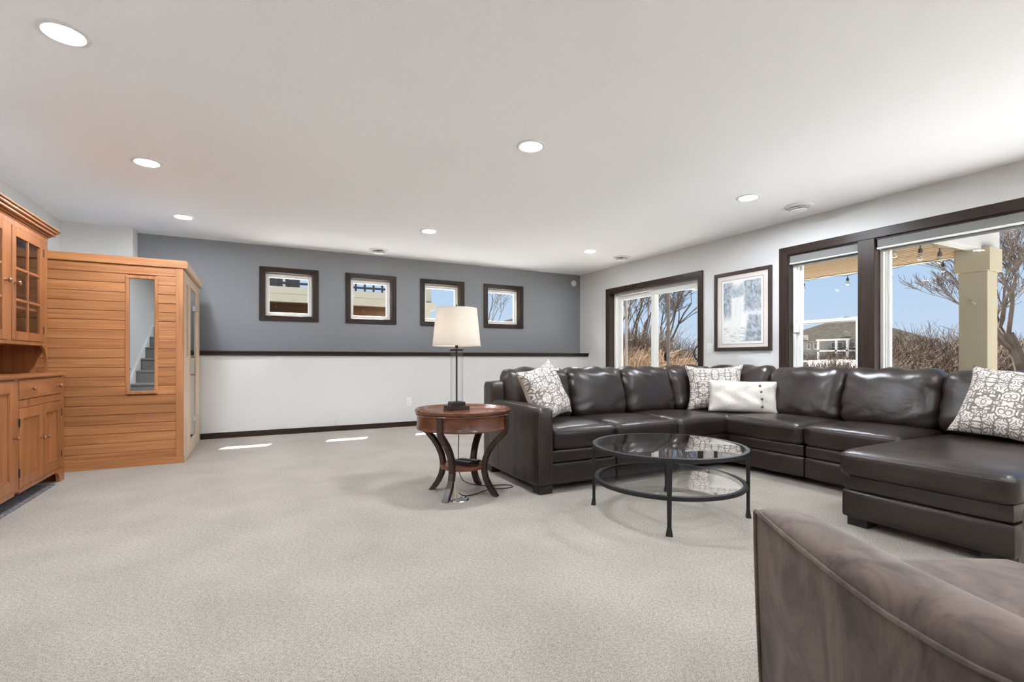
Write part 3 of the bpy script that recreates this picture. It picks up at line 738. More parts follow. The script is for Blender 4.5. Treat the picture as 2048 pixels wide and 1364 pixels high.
for i, (x, y, lab) in enumerate(VP):
    q = thing('ceiling_vent', (x, y, CZ), lab, 'vent', 'round ceiling vents')
    MB().lathe([(0.0, 0), (0.125, 0), (0.122, -0.010), (0.105, -0.016), (0.092, -0.016), (0.085, -0.010), (0.0, -0.010)], (x, y, CZ), 36).build('outer_ring', 'vent', q, smooth=True)
    MB().lathe([(0.060, -0.022), (0.078, -0.026), (0.088, -0.034), (0.084, -0.036), (0.060, -0.030)], (x, y, CZ), 36, closed=True).build('inner_ring', 'vent', q, smooth=True)
    MB().lathe([(0.0, -0.034), (0.060, -0.036), (0.074, -0.042), (0.066, -0.050), (0.0, -0.053)], (x, y, CZ), 36).build('core_disc', 'vent', q, smooth=True)
    MB().lathe([(0.0, -0.009), (0.02, -0.009), (0.02, -0.04), (0.0, -0.04)], (x, y, CZ), 12).build('stem', 'slot', q)

# wall plates
def plate(root, axis, a, z, face, sg, wd=0.074, ht=0.118):
    def bx(a0, a1, z0, z1, t0, t1):
        if axis == 'x': return B(a0, a1, face + sg * t0, face + sg * t1, z0, z1)
        return B(face + sg * t0, face + sg * t1, a0, a1, z0, z1)
    bx(a - wd / 2, a + wd / 2, z - ht / 2, z + ht / 2, 0, 0.006).build('cover_plate', 'plastic', root, bevel=0.002)
    return bx
q = thing('wall_outlet', (1.926, YL, 0.35), 'white wall outlet on the grey half wall', 'outlet')
bx = plate(q, 'x', 1.926, 0.35, YL, -1)
for dz in (-0.022, 0.022):
    o = bx(1.926 - 0.017, 1.926 + 0.017, 0.35 + dz - 0.015, 0.35 + dz + 0.015, 0.006, 0.009).build('receptacle', 'plastic', q, bevel=0.003)
    for dx in (-0.006, 0.006): bx(1.926 + dx - 0.0012, 1.926 + dx + 0.0012, 0.35 + dz - 0.004, 0.35 + dz + 0.006, 0.0088, 0.0094).build('slot', 'slot', o)
q = thing('light_switch', (XR, 4.315, 1.10), 'white double rocker light switch beside the framed print', 'light switch')
bx = plate(q, 'y', 4.315, 1.10, XR, -1, 0.090, 0.125)
for dy in (-0.022, 0.022): bx(4.315 + dy - 0.016, 4.315 + dy + 0.016, 1.068, 1.132, 0.006, 0.010).build('rocker', 'plastic', q, bevel=0.002)
q = thing('wall_sensor', (4.926, YB, 2.289), 'small round white sensor on the slate wall', 'sensor')
MB().lathe([(0, 0), (0.052, 0), (0.052, -0.012), (0.044, -0.020), (0, -0.022)], (4.926, YB, 2.289), 32, axis='y').build('sensor_body', 'plastic', q, smooth=True)
MB().lathe([(0, -0.022), (0.010, -0.022), (0.008, -0.026), (0, -0.027)], (4.926, YB, 2.289), 16, axis='y').build('sensor_eye', 'vent', q, smooth=True)

# ------------------------------------------------------------------ stairs (seen mirrored in the sauna's side window)
st = sroot('stairs', (-1.28, 1.0, 0), 'grey carpeted stairs climbing beside the wall', 'stairs')
RI, TR = 0.195, 0.373
for k in range(1, 13):
    y = 1.62 - (k - 3) * TR
    MB().box(-1.70, -0.86, y - TR, y, 0, RI * k - 0.03).box(-1.70, -0.86, y - TR, y + 0.022, RI * k - 0.03, RI * k).build('step', 'stair', st, bevel=0.010)
y1_ = 1.62 + 2 * TR
pts = []
sk = MB().prism([(y1_ + 0.10, 0.0), (y1_ + 0.10, 0.22), (1.62 - 10 * TR, RI * 12 + 0.20), (1.62 - 10 * TR, RI * 12 - 0.5)], 'x', -1.72, -1.702)
sk.build('skirt_board', 'white', st)

# ------------------------------------------------------------------ sauna
SX0, SX1, SY0, SY1, SH = -1.84, -0.605, 5.430, 6.84, 1.866
sa = thing('sauna', (-1.2, 6.1, 0), 'wooden sauna cabin of horizontal cedar planks with a pale glazed door side', 'sauna')
WX0, WX1, WB, WT = -1.035, -0.796, 0.645, 1.706     # side window frame
n_pl = 21
z0, z1 = 0.050, 1.797
ph = (z1 - z0) / n_pl
def plank(x0, x1, a, b, i):
    dy = random.uniform(-0.0015, 0.0015)
    pts = [(a + 0.001, SY0 + 0.02), (a + 0.001, SY0 + 0.004), (a + 0.006, SY0 + dy), (b - 0.005, SY0 + dy), (b - 0.0005, SY0 + 0.004), (b - 0.0005, SY0 + 0.02)]
    v = [(x0, y, z) for z, y in pts] + [(x1, y, z) for z, y in pts]
    n = len(pts)
    f = [tuple(range(n)), tuple(range(n, 2 * n))[::-1]] + [(k, (k + 1) % n, n + (k + 1) % n, n + k) for k in range(n)]
    return MB().add(v, f).build('plank', 'cedar', sa)
for i in range(n_pl):
    a, b = z0 + i * ph, z0 + (i + 1) * ph
    if b > WB + 0.01 and a < WT - 0.01:
        plank(SX0, WX0 + 0.012, a, b, i); plank(WX1 - 0.012, -0.662, a, b, i)
    else:
        plank(SX0, -0.662, a, b, i)
B(SX0, -0.60, SY0 - 0.012, SY0 + 0.02, 0, 0.055).build('base_board', 'cedar', sa, bevel=0.003)
B(-0.664, SX1, SY0 - 0.008, SY0 + 0.03, 0.055, 1.80).build('corner_post', 'cedarz', sa, bevel=0.003)
mb = MB().box(SX0, -1.012, SY0 + 0.02, SY0 + 0.03, 0, 1.80).box(-0.820, -0.65, SY0 + 0.02, SY0 + 0.03, 0, 1.80).box(-1.012, -0.820, SY0 + 0.02, SY0 + 0.03, 0, 0.662).box(-1.012, -0.820, SY0 + 0.02, SY0 + 0.03, 1.675, 1.80)
mb.build('inner_panel', 'saunain', sa)
MB().box(SX0 - 0.01, SX1 + 0.030, SY0 - 0.022, SY0 + 0.02, 1.797, SH).box(SX0 - 0.01, SX0 + 0.02, SY0 + 0.02, SY1, 1.797, SH).box(SX0 + 0.02, SX1 + 0.03, SY1 - 0.03, SY1, 1.797, SH).build('roof_band', 'cedar', sa, bevel=0.003)
B(SX0 + 0.02, SX1 + 0.006, SY0 + 0.02, SY1 - 0.03, 1.797, 1.815).build('roof_panel', plain('grey_roof_panel', (0.30, 0.30, 0.30), 0.8), sa)  # unseen; kept neutral grey to stop orange bounce onto the ceiling
B(SX1 + 0.006, SX1 + 0.034, SY0 - 0.018, SY1 + 0.005, 1.794, SH - 0.004).build('roof_fascia', 'paley', sa, bevel=0.003)
# side window: frame, mirror-coated pane
fr = ring('x', WX0, WX1, WB, WT, 0.027, SY0 - 0.012, SY0 + 0.025).build('side_window_frame', 'cedarz', sa, bevel=0.004)
B(-1.012, -0.820, SY0 + 0.010, SY0 + 0.014, 0.668, 1.682).build('side_window_pane', 'mirror', fr)
# pale door side
hs = [(5.63, 5.795, 0.975, 1.69), (5.915, 6.445, 0.125, 1.700), (6.626, 6.80, 0.975, 1.69)]
holes_wall('y', SY0 + 0.022, SY1, 0, 1.795, SX1 - 0.028, SX1, hs).build('door_side_panel', 'palez', sa)
for a, b, c, e_ in (hs[0], hs[2]):
    f_ = ring('y', a - 0.006, b + 0.006, c - 0.006, e_ + 0.006, 0.022, SX1 - 0.034, SX1 + 0.004).build('side_light_frame', 'paley', sa, bevel=0.002)
    B(SX1 - 0.018, SX1 - 0.014, a + 0.012, b - 0.012, c + 0.012, e_ - 0.012).build('side_light_pane', 'saunaglass', f_)
dr = ring('y', 5.905, 6.455, 0.115, 1.710, 0.022, SX1 - 0.034, SX1 + 0.006).build('door_frame', 'palez', sa, bevel=0.002)
do = B(SX1 - 0.012, SX1 - 0.004, 5.930, 6.430, 0.140, 1.686).build('door', 'saunaglass', sa)
for zc in (1.512, 0.311):
    MB().box(SX1 - 0.008, SX1 + 0.012, 6.35, 6.41, zc - 0.03, zc + 0.03).box(SX1 - 0.002, SX1 + 0.016, 6.415, 6.475, zc - 0.03, zc + 0.03).build('hinge', 'chrome', do, bevel=0.003)
hd = MB().box(SX1 + 0.040, SX1 + 0.066, 5.975, 6.005, 0.72, 1.06).build('handle', 'palez', do, bevel=0.006)
for zc in (0.80, 0.98): B(SX1 - 0.004, SX1 + 0.042, 5.982, 5.998, zc - 0.008, zc + 0.008).build('handle_post', 'cedarz', hd)
# the cabin's far walls, floor, bench
MB().box(SX0, SX1 - 0.03, SY1 - 0.02, SY1, 0, 1.795).box(SX0, SX0 + 0.02, SY0 + 0.03, SY1 - 0.02, 0, 1.795).box(SX0 + 0.02, SX1 - 0.03, SY0 + 0.03, SY1 - 0.02, 0.0, 0.03).build('cabin_lining', 'paley', sa)
MB().box(SX0 + 0.02, -1.30, SY0 + 0.03, SY1 - 0.02, 0.42, 0.46).box(-1.32, -1.30, SY0 + 0.03, SY1 - 0.02, 0.03, 0.42).build('bench', 'paley', sa)

# ------------------------------------------------------------------ hutch
hu = thing('hutch', (-1.6, 4.0, 0), 'tall cherry wood hutch with glass upper doors and panelled lower doors', 'cabinet')
HX, UX = -1.367, -1.460
HY0, HY1 = 3.50, 5.12
def rail_frame(mbx, y0, y1, z0, z1, w, x0, x1, wt=None):
    wt = wt or w
    mbx.box(x0, x1, y0, y0 + w, z0, z1).box(x0, x1, y1 - w, y1, z0, z1).box(x0, x1, y0 + w, y1 - w, z1 - wt, z1).box(x0, x1, y0 + w, y1 - w, z0, z0 + wt)
    return mbx
def knob(par, x, y, z, s=1.0):
    MB().lathe([(0.0, 0.034 * s), (0.010 * s, 0.033 * s), (0.0145 * s, 0.027 * s), (0.013 * s, 0.020 * s), (0.006 * s, 0.014 * s), (0.0065 * s, 0.002), (0.010 * s, 0.0)], (x, y, z), 16, axis='x').build('knob', 'cherknob', par, smooth=True)
def hinge(par, x, y, z):
    B(x - 0.002, x + 0.005, y - 0.006, y + 0.006, z - 0.028, z + 0.028).build('hinge', 'hinge', par)
# lower case
MB().box(XL + 0.01, HX - 0.018, HY0 + 0.006, HY0 + 0.024, 0.0, 0.83).box(XL + 0.01, HX - 0.018, HY1 - 0.024, HY1 - 0.006, 0.0, 0.83).box(XL + 0.01, XL + 0.02, HY0 + 0.024, HY1 - 0.024, 0.1, 0.83).box(XL + 0.02, HX - 0.018, HY0 + 0.024, HY1 - 0.024, 0.095, 0.115).build('lower_case', 'cherz', hu)
ff = MB()
X0, X1 = HX - 0.018, HX
for a, b in ((HY0, 3.56), (4.219, 4.280), (5.052, HY1)):
    ff.box(X0, X1, a, b, 0.0 if (a == HY0 or b == HY1) else 0.10, 0.83)
for a, b in ((3.56, 4.219), (4.280, 5.052)):
    ff.box(X0, X1, a, b, 0.822, 0.83).box(X0, X1, a, b, 0.085, 0.116)
for a, b in ((4.280, 5.052),):
    ff.box(X0, X1, a, b, 0.637, 0.690)
ff.build('face_frame', 'cherz', hu, bevel=0.002)
# bracket feet
for s, y in ((1, HY1), (-1, HY0)):
    pts = [(y, 0.0), (y - s * 0.10, 0.0), (y - s * 0.105, 0.03), (y - s * 0.125, 0.062), (y - s * 0.16, 0.082), (y - s * 0.20, 0.088), (y - s * 0.20, 0.10), (y, 0.10)]
    MB().prism(pts, 'x', HX - 0.02, HX + 0.002).build('bracket_foot', 'cherz', hu)
    MB().prism([(XL + 0.02, 0), (HX, 0), (HX, 0.10), (XL + 0.02, 0.10)], 'y', y - s * 0.02, y + s * 0.001).build('bracket_foot', 'cherz', hu)
B(XL + 0.01, HX + 0.014, HY0 - 0.012, HY1 + 0.012, 0.83, 0.852).build('counter', 'chery', hu, bevel=0.004)
def panel_door(y0, y1, z0, z1, kn, hin, w=0.062):
    d_ = rail_frame(MB(), y0, y1, z0, z1, w, HX - 0.016, HX + 0.004, w * 1.1).build('door', 'cherz', hu, bevel=0.002)
    B(HX - 0.012, HX - 0.006, y0 + w - 0.004, y1 - w + 0.004, z0 + w, z1 - w).build('door_panel', 'cherz', d_)
    rail_frame(MB(), y0 + w - 0.001, y1 - w + 0.001, z0 + w * 1.1 - 0.001, z1 - w * 1.1 + 0.001, 0.010, HX - 0.012, HX - 0.001).build('door_bead', 'cherz', d_, bevel=0.003)
    knob(d_, HX + 0.004, kn[0], kn[1])
    for zz in (z0 + 0.10, z1 - 0.09): hinge(d_, HX + 0.001, hin, zz)
for a in (4.283,):
    b = a + 0.766
    mid = (a + b) / 2
    panel_door(a, mid - 0.001, 0.118, 0.634, (mid - 0.035, 0.40), a + 0.001)
    panel_door(mid + 0.001, b, 0.118, 0.634, (mid + 0.035, 0.40), b - 0.001)
    dw = B(HX - 0.016, HX + 0.004, a, b, 0.693, 0.819).build('drawer', 'chery', hu, bevel=0.003)
    for t in (0.22, 0.86): knob(dw, HX + 0.004, a + (b - a) * t, 0.757)
panel_door(3.890, 4.216, 0.118, 0.819, (4.19, 0.455), 3.891, 0.068)
panel_door(3.563, 3.888, 0.118, 0.819, (3.86, 0.455), 3.564, 0.068)
# upper case: sides curve in to the counter, open niche, glazed doors
UY0, UY1 = 3.52, 5.098
for y in (UY0, UY1 - 0.018):
    pts = [(XL + 0.01, 0.852), (UX - 0.075, 0.852), (UX - 0.07, 0.90), (UX - 0.055, 0.96), (UX - 0.03, 1.005), (UX - 0.018, 1.05), (UX - 0.018, 1.90), (XL + 0.01, 1.90)]
    MB().prism(pts, 'y', y, y + 0.018).build('upper_side', 'cherz', hu)
B(XL + 0.01, XL + 0.02, UY0 + 0.018, UY1 - 0.018, 0.852, 1.90).build('back_panel', 'cherz', hu)
for z in (1.068, 1.325, 1.585, 1.885):
    B(XL + 0.02, UX - 0.022, UY0 + 0.018, UY1 - 0.018, z - 0.009, z + 0.009).build('shelf', 'chery', hu)
ff = MB()
X0, X1 = UX - 0.018, UX
ff.box(X0, X1, UY0, UY1, 1.862, 1.905).box(X0, X1, UY0, UY1, 1.060, 1.086)
for a, b in ((UY0, 3.837), (4.383, 4.460), (5.008, UY1)): ff.box(X0, X1, a, b, 1.086, 1.862)
ff.build('upper_face_frame', 'cherz', hu, bevel=0.002)
cv = []
for s, y in ((1, UY1), (-1, UY0)):
    pts = [(y, 0.852), (y - s * 0.012, 0.852), (y - s * 0.016, 0.93), (y - s * 0.030, 0.99), (y - s * 0.060, 1.035), (y - s * 0.10, 1.055), (y - s * 0.10, 1.062), (y, 1.062)]
    MB().prism(pts, 'x', UX - 0.018, UX).build('niche_bracket', 'cherz', hu)
def glass_door(y0, y1, kn, hin):
    z0, z1 = 1.088, 1.860
    w = 0.062
    d_ = rail_frame(MB(), y0, y1, z0, z1, w, UX - 0.016, UX + 0.004).build('glass_door', 'cherz', hu, bevel=0.002)
    mb = MB()
    ym = (y0 + y1) / 2
    mb.box(UX - 0.012, UX + 0.001, ym - 0.009, ym + 0.009, z0 + w, z1 - w)
    hh = (z1 - z0 - 2 * w) / 3
    for k in (1, 2): mb.box(UX - 0.012, UX + 0.001, y0 + w, y1 - w, z0 + w + k * hh - 0.009, z0 + w + k * hh + 0.009)
    mb.build('muntin', 'cherz', d_, bevel=0.002)
    for ya, yb in ((y0 + w, ym - 0.009), (ym + 0.009, y1 - w)):
        for k in range(3):
            B(UX - 0.009, UX - 0.006, ya - 0.003, yb + 0.003, z0 + w + k * hh + 0.006, z0 + w + (k + 1) * hh - 0.006).build('pane', 'clear', d_)
    knob(d_, UX + 0.004, kn, 1.475, 1.1)
    for zz in (z0 + 0.09, z1 - 0.09): hinge(d_, UX + 0.001, hin, zz)
glass_door(4.462, 5.006, 4.492, 5.007)
glass_door(3.839, 4.381, 4.351, 3.838)
cr = MB()
for ov, a, b in ((0.006, 1.900, 1.916), (0.020, 1.914, 1.930), (0.040, 1.928, 1.950), (0.055, 1.948, 1.968), (0.066, 1.966, 1.980)):
    cr.box(XL + 0.01, UX + ov, UY0 - ov, UY1 + ov, a, b)
cr.build('crown_moulding', 'chery', hu, bevel=0.006)
B(XL + 0.012, UX + 0.050, UY0 - 0.050, UY1 + 0.050, 1.980, 1.984).build('bounce_board', plain('bounce_damping_grey', (0.22, 0.21, 0.20), 0.8), hu)  # added out of sight so the cherry top doesn't tint the ceiling
# crystal on the shelf behind the glass
q = thing('crystal_bowl', (-1.60, 4.66, 1.078), 'clear crystal bowl behind the hutch glass door', 'bowl')
MB().lathe([(0.0, 0.006), (0.035, 0.0), (0.04, 0.004), (0.02, 0.02), (0.045, 0.045), (0.062, 0.085), (0.068, 0.12), (0.064, 0.12), (0.056, 0.085), (0.038, 0.05), (0.0, 0.03)], (-1.60, 4.66, 1.078), 20).build('bowl', glass('crystal', (0.9, 0.93, 0.93), 3.0), q, smooth=True)
q = thing('crystal_goblet', (-1.62, 4.80, 1.078), 'small clear stemmed glass behind the hutch glass door', 'glass')
MB().lathe([(0.0, 0.0), (0.03, 0.0), (0.03, 0.003), (0.006, 0.008), (0.005, 0.06), (0.02, 0.07), (0.03, 0.10), (0.028, 0.14), (0.026, 0.14), (0.027, 0.10), (0.016, 0.075), (0.0, 0.068)], (-1.62, 4.80, 1.078), 18).build('goblet', 'clear', q, smooth=True)
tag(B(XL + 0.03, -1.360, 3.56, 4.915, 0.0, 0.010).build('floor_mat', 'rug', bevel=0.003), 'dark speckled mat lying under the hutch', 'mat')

# ------------------------------------------------------------------ framed print
q = thing('framed_print', (XR, 3.85, 1.06), 'dark framed print of a pale waterfall with wide cream mat', 'picture')
PY0, PY1, PZ0, PZ1 = 3.472, 4.232, 1.060, 2.003
def pf(pts, mat):
    v = [(XR - 0.004, y, z) for y, z in pts] + [(XR - 0.030, y, z) for y, z in pts]
    MB().add(v, [(0, 1, 2, 3), (4, 5, 6, 7)] + [(i, (i + 1) % 4, 4 + (i + 1) % 4, 4 + i) for i in range(4)]).build('frame_side', mat, q, bevel=0.003)
fw = 0.040
pf([(PY0, PZ1), (PY1, PZ1), (PY1 - fw, PZ1 - fw), (PY0 + fw, PZ1 - fw)], 'frame')
pf([(PY0, PZ0), (PY1, PZ0), (PY1 - fw, PZ0 + fw), (PY0 + fw, PZ0 + fw)], 'frame')
pf([(PY0, PZ0), (PY0, PZ1), (PY0 + fw, PZ1 - fw), (PY0 + fw, PZ0 + fw)], 'frame')
pf([(PY1, PZ0), (PY1, PZ1), (PY1 - fw, PZ1 - fw), (PY1 - fw, PZ0 + fw)], 'frame')
B(XR - 0.014, XR - 0.010, PY0 + 0.03, PY1 - 0.03, PZ0 + 0.03, PZ1 - 0.03).build('mat_board', 'mat', q)
AY0, AY1, AZ0, AZ1 = 3.577, 4.130, 1.140, 1.905
ring('y', AY0 - 0.004, AY1 + 0.004, AZ0 - 0.004, AZ1 + 0.004, 0.005, XR - 0.0155, XR - 0.014).build('mat_bevel', 'matin', q)
B(XR - 0.0150, XR - 0.0142, AY0, AY1, AZ0, AZ1).build('print_sheet', 'paper', q)
ar = B(XR - 0.0158, XR - 0.0152, 3.853 - 0.25, 3.853 + 0.25, 1.522 - 0.355, 1.522 + 0.355).build('print_image', 'art', None, loc=(XR, 3.853, 1.522))
ar.parent = q; ar.location = Vector((XR, 3.853, 1.522)) - q.location

# ------------------------------------------------------------------ sectional sofa
so = thing('sectional_sofa', (3.4, 3.0, 0), 'large dark brown leather sectional with chaise around the coffee table', 'sofa')
SZ = 0.455      # seat height
def lpart(name, mb, **k): return mb.build(name, 'leather', so, smooth=True, angle=1.1, **k)
# plinths: lower panel and the band above it
def plinth(x0, x1, y0, y1):
    lpart('base_panel', MB().puff(x0, x1, y0, y1, 0.048, 0.212, r=0.020, bulge=(0.006, 0.006, 0), n=6))
    lpart('base_band', MB().puff(x0 + 0.004, x1 - 0.004, y0 + 0.004, y1 - 0.004, 0.206, 0.306, r=0.022, bulge=(0.006, 0.006, 0), n=6))
plinth(1.86, 2.46, 2.975, 3.86)
plinth(2.462, 3.10, 2.975, 3.86)
plinth(3.102, 4.56, 2.98, 3.88)
plinth(3.70, 4.56, 2.285, 2.998)
plinth(3.70, 4.56, 1.640, 2.283)
plinth(3.010, 4.56, 0.900, 1.640)
# arm: boxy, rounded over the top, higher at the front edge
lpart('arm', MB().puff(1.748, 1.878, 2.950, 3.80, 0.05, 0.612, r=0.034, bulge=(0.006, 0.006, 0.012), n=12))
# seams down the arm's outer side
for y in (3.291, 3.593):
    MB().tube([(1.7445, y, 0.075), (1.7430, y, 0.33), (1.7445, y, 0.575)], 0.0022, 5).build('arm_seam', 'stitch', so)
MB().tube([(1.757, 2.956, 0.07), (1.755, 2.953, 0.34), (1.757, 2.957, 0.585), (1.765, 2.975, 0.606), (1.768, 3.2, 0.6215), (1.768, 3.6, 0.618)], 0.0022, 5).build('arm_seam', 'stitch', so)
# back frames
lpart('back_frame', MB().puff(1.748, 4.62, 3.70, 3.92, 0.05, 0.775, r=0.045, bulge=(0.0, 0.008, 0.006), n=10))
lpart('back_frame', MB().puff(4.40, 4.62, 0.90, 3.72, 0.05, 0.775, r=0.045, bulge=(0.008, 0.0, 0.006), n=10))
# seat cushions
def seat(x0, x1, y0, y1, sd, bz=0.022, z0=0.302, z1=SZ):
    return lpart('seat_cushion', MB().puff(x0 + 0.003, x1 - 0.003, y0 + 0.003, y1 - 0.003, z0, z1, r=0.042, bulge=(0.008, 0.010, bz), n=14, wr=0.0, seed=sd))
seat(1.880, 2.460, 2.958, 3.64, 1); seat(2.460, 3.100, 2.958, 3.64, 2); seat(3.100, 3.735, 2.958, 3.64, 3)
seat(3.735, 4.32, 2.998, 3.66, 4, 0.010)
seat(3.672, 4.32, 2.285, 2.998, 5); seat(3.672, 4.32, 1.645, 2.285, 6)
ch = seat(2.975, 4.32, 0.892, 1.648, 7, 0.020, 0.290, 0.435)
# piping line along the seat fronts
def seam(pts): MB().tube(pts, 0.0022, 5).build('seat_seam', 'stitch', so)
seam([(1.90, 2.9545, 0.432), (2.17, 2.9465, 0.434), (2.44, 2.9545, 0.432)])
seam([(2.48, 2.9545, 0.432), (2.78, 2.9465, 0.434), (3.08, 2.9545, 0.432)])
seam([(3.6685, 2.98, 0.432), (3.662, 2.64, 0.434), (3.6685, 2.30, 0.432)])
seam([(3.6685, 2.27, 0.432), (3.662, 1.96, 0.434), (3.6685, 1.67, 0.432)])
seam([(2.9715, 1.63, 0.408), (2.965, 1.27, 0.411), (2.9715, 0.91, 0.408)])
# back cushions: leaning, swollen, their tops rolled over the frame
def backc(axis, a0, a1, front, sd, top=0.872):
    hz0 = SZ - 0.01
    if axis == 'x':
        def xf(p):
            k = (p.z - hz0) / (top - hz0)
            return Vector((p.x, p.y + 0.10 * k - 0.02 * (1 - k), p.z))
        mb = MB().puff(a0 + 0.004, a1 - 0.004, front, front + 0.20, hz0, top, r=0.075, bulge=(0.010, 0.040, 0.012), n=18, wr=0.55, seed=sd, xf=xf)
    else:
        c = (a0 + a1) / 2
        def xf(p):
            k = (p.z - hz0) / (top - hz0)
            y = p.y + 0.10 * k - 0.02 * (1 - k)
            return Vector((front + y, c - p.x, p.z))
        mb = MB().puff(-(a1 - a0) / 2 + 0.004, (a1 - a0) / 2 - 0.004, 0, 0.20, hz0, top, r=0.075, bulge=(0.010, 0.040, 0.012), n=18, wr=0.55, seed=sd, xf=xf)
    return lpart('back_cushion', mb)
backc('x', 1.855, 2.470, 3.55, 11); backc('x', 2.470, 3.085, 3.55, 12); backc('x', 3.085, 3.70, 3.55, 13); backc('x', 3.70, 4.36, 3.56, 14, 0.88)
backc('y', 2.985, 3.74, 4.20, 15, 0.885); backc('y', 2.325, 2.985, 4.21, 16, 0.876); backc('y', 1.672, 2.325, 4.21, 17, 0.876); backc('y', 0.905, 1.672, 4.21, 18, 0.872)
for x, y in ((1.765, 2.965), (1.765, 3.76), (3.045, 1.52), (3.045, 0.93), (4.5, 0.93), (4.5, 3.76)):
    B(x - 0.0, x + 0.105, y, y + 0.105, 0.0, 0.056).build('foot', 'footwood', so, bevel=0.003)

# ------------------------------------------------------------------ pillows
def pillow_mesh(name, w_, h_, t_, mat, back=None, n=26, pinch=0.10, seed=0):
    rg = random.Random(seed); p0 = [rg.uniform(0, 6.28) for _ in range(6)]
    v = []; f = []
    def P(i, j, sgn):
        u = -1 + 2 * i / n; q = -1 + 2 * j / n
        u = math.copysign(abs(u) ** 0.8, u); q = math.copysign(abs(q) ** 0.8, q)
        x = w_ / 2 * u * (1 - pinch * (1 - q * q) * u * u); y = h_ / 2 * q * (1 - pinch * (1 - u * u) * q * q)
        k = max(0.0, (1 - u ** 4) * (1 - q ** 4)) ** 0.62
        z = sgn * t_ / 2 * k
        z += 0.006 * k * math.sin(9 * u + p0[0] + 2 * math.sin(4 * q + p0[1])) + 0.005 * (1 - k) * math.sin(7 * (u + q) + p0[2])
        return (x, y, z)
    for sgn in (1, -1):
        o = len(v)
        for i in range(n + 1):
            for j in range(n + 1): v.append(P(i, j, sgn))
        for i in range(n):
            for j in range(n):
                a = o + i * (n + 1) + j
                f.append((a, a + n + 1, a + n + 2, a + 1))
    me = bpy.data.meshes.new(name); me.from_pydata(v, [], f)
    me.materials.append(MT[mat])
    if back: me.materials.append(MT[back])
    bm = bmesh.new(); bm.from_mesh(me)
    for q in bm.faces:
        if back and q.index >= n * n: q.material_index = 1
    bmesh.ops.remove_doubles(bm, verts=bm.verts[:], dist=1e-5)
    bmesh.ops.recalc_face_normals(bm, faces=bm.faces[:])
    bm.to_mesh(me); bm.free()
    me.polygons.foreach_set('use_smooth', [True] * len(me.polygons))
    return me
def pose(normal, roll=0.0, loc=(0, 0, 0)):
    z = Vector(normal).normalized()
    x = Vector((0, 0, 1)).cross(z).normalized()
    y = z.cross(x)
    m = Matrix((x, y, z)).transposed() @ Matrix.Rotation(roll, 3, 'Z')
    return Matrix.Translation(loc) @ m.to_4x4()
def pillow(name, me, mtx, label, cat='pillow', group=None):
    o = bpy.data.objects.new(name, me); COL.objects.link(o); o.matrix_world = mtx
    return tag(o, label, cat, group)
pm1 = pillow_mesh('throw_pillow', 0.48, 0.48, 0.17, 'damask', 'pillowback', seed=1, pinch=0.15)
pm2 = pillow_mesh('throw_pillow', 0.56, 0.48, 0.15, 'damask', 'pillowback', seed=2, pinch=0.17)
pm3 = pillow_mesh('throw_pillow', 0.52, 0.50, 0.16, 'damask', 'pillowback', seed=3)
pillow('throw_pillow', pm1, pose((0.33, -0.87, 0.36), 0.22, (2.045, 3.350, 0.690)), 'cream pillow with dark scroll print leaning by the sofa arm', group='scroll print throw pillows')
pillow('throw_pillow', pm2, pose((-0.62, -0.68, 0.30), 0.02, (4.02, 3.37, 0.675)), 'cream pillow with dark scroll print in the sectional corner behind the white one', group='scroll print throw pillows')
pillow('throw_pillow', pm3, pose((-0.84, -0.05, 0.52), -0.12, (4.13, 1.245, 0.675)), 'cream pillow with dark scroll print on the chaise', group='scroll print throw pillows')
pml = pillow_mesh('lumbar_pillow', 0.60, 0.31, 0.13, 'lumbar', seed=4, pinch=0.06)
lp = pillow('lumbar_pillow', pml, pose((-0.70, -0.66, 0.30), -0.02, (4.02, 3.06, 0.608)), 'oblong cream pillow with a column of dark buttons')
for dy, dx in ((0.095, 0.142), (0.035, 0.150), (-0.03, 0.156), (-0.10, 0.158)):
    kx = max(0, (1 - (dx / 0.30) ** 4) * (1 - (dy / 0.155) ** 4)) ** 0.62
    bt = MB().lathe([(0, 0.006), (0.008, 0.005), (0.011, 0.0), (0.010, -0.012), (0, -0.012)], (0, 0, 0), 14).build('button', 'button', None, smooth=True)
    bt.parent = lp; bt.location = (dx, dy, 0.065 * kx + 0.004)

# ------------------------------------------------------------------ coffee table
CX, CY, CR = 2.300, 2.287, 0.470
ct = thing('coffee_table', (CX, CY, 0), 'round black iron coffee table with two glass tiers', 'coffee table')
for nm, z, rr in (('top_ring', 0.420, CR), ('shelf_ring', 0.212, CR - 0.012)):
    MB().lathe([(rr - 0.026, z - 0.024), (rr, z - 0.024), (rr, z), (rr - 0.026, z)], (CX, CY, 0), 72, closed=True).build(nm, 'iron', ct, bevel=0.003)
    MB().lathe([(0.0, z - 0.011), (rr - 0.020, z - 0.011), (rr - 0.020, z - 0.003), (0.0, z - 0.003)], (CX, CY, 0), 72).map(lambda p: Vector((p.x, p.y, p.z - 0.004 + 0.020 * ((p.x - CX) * 0.70 + (p.y - CY) * 0.70)))).build('glass_top' if z > 0.3 else 'glass_shelf', 'tableglass', ct)
    MB().lathe([(rr - 0.034, z - 0.030), (rr - 0.024, z - 0.030), (rr - 0.024, z - 0.0115), (rr - 0.034, z - 0.0115)], (CX, CY, 0), 72, closed=True).build('glass_lip', 'iron', ct)
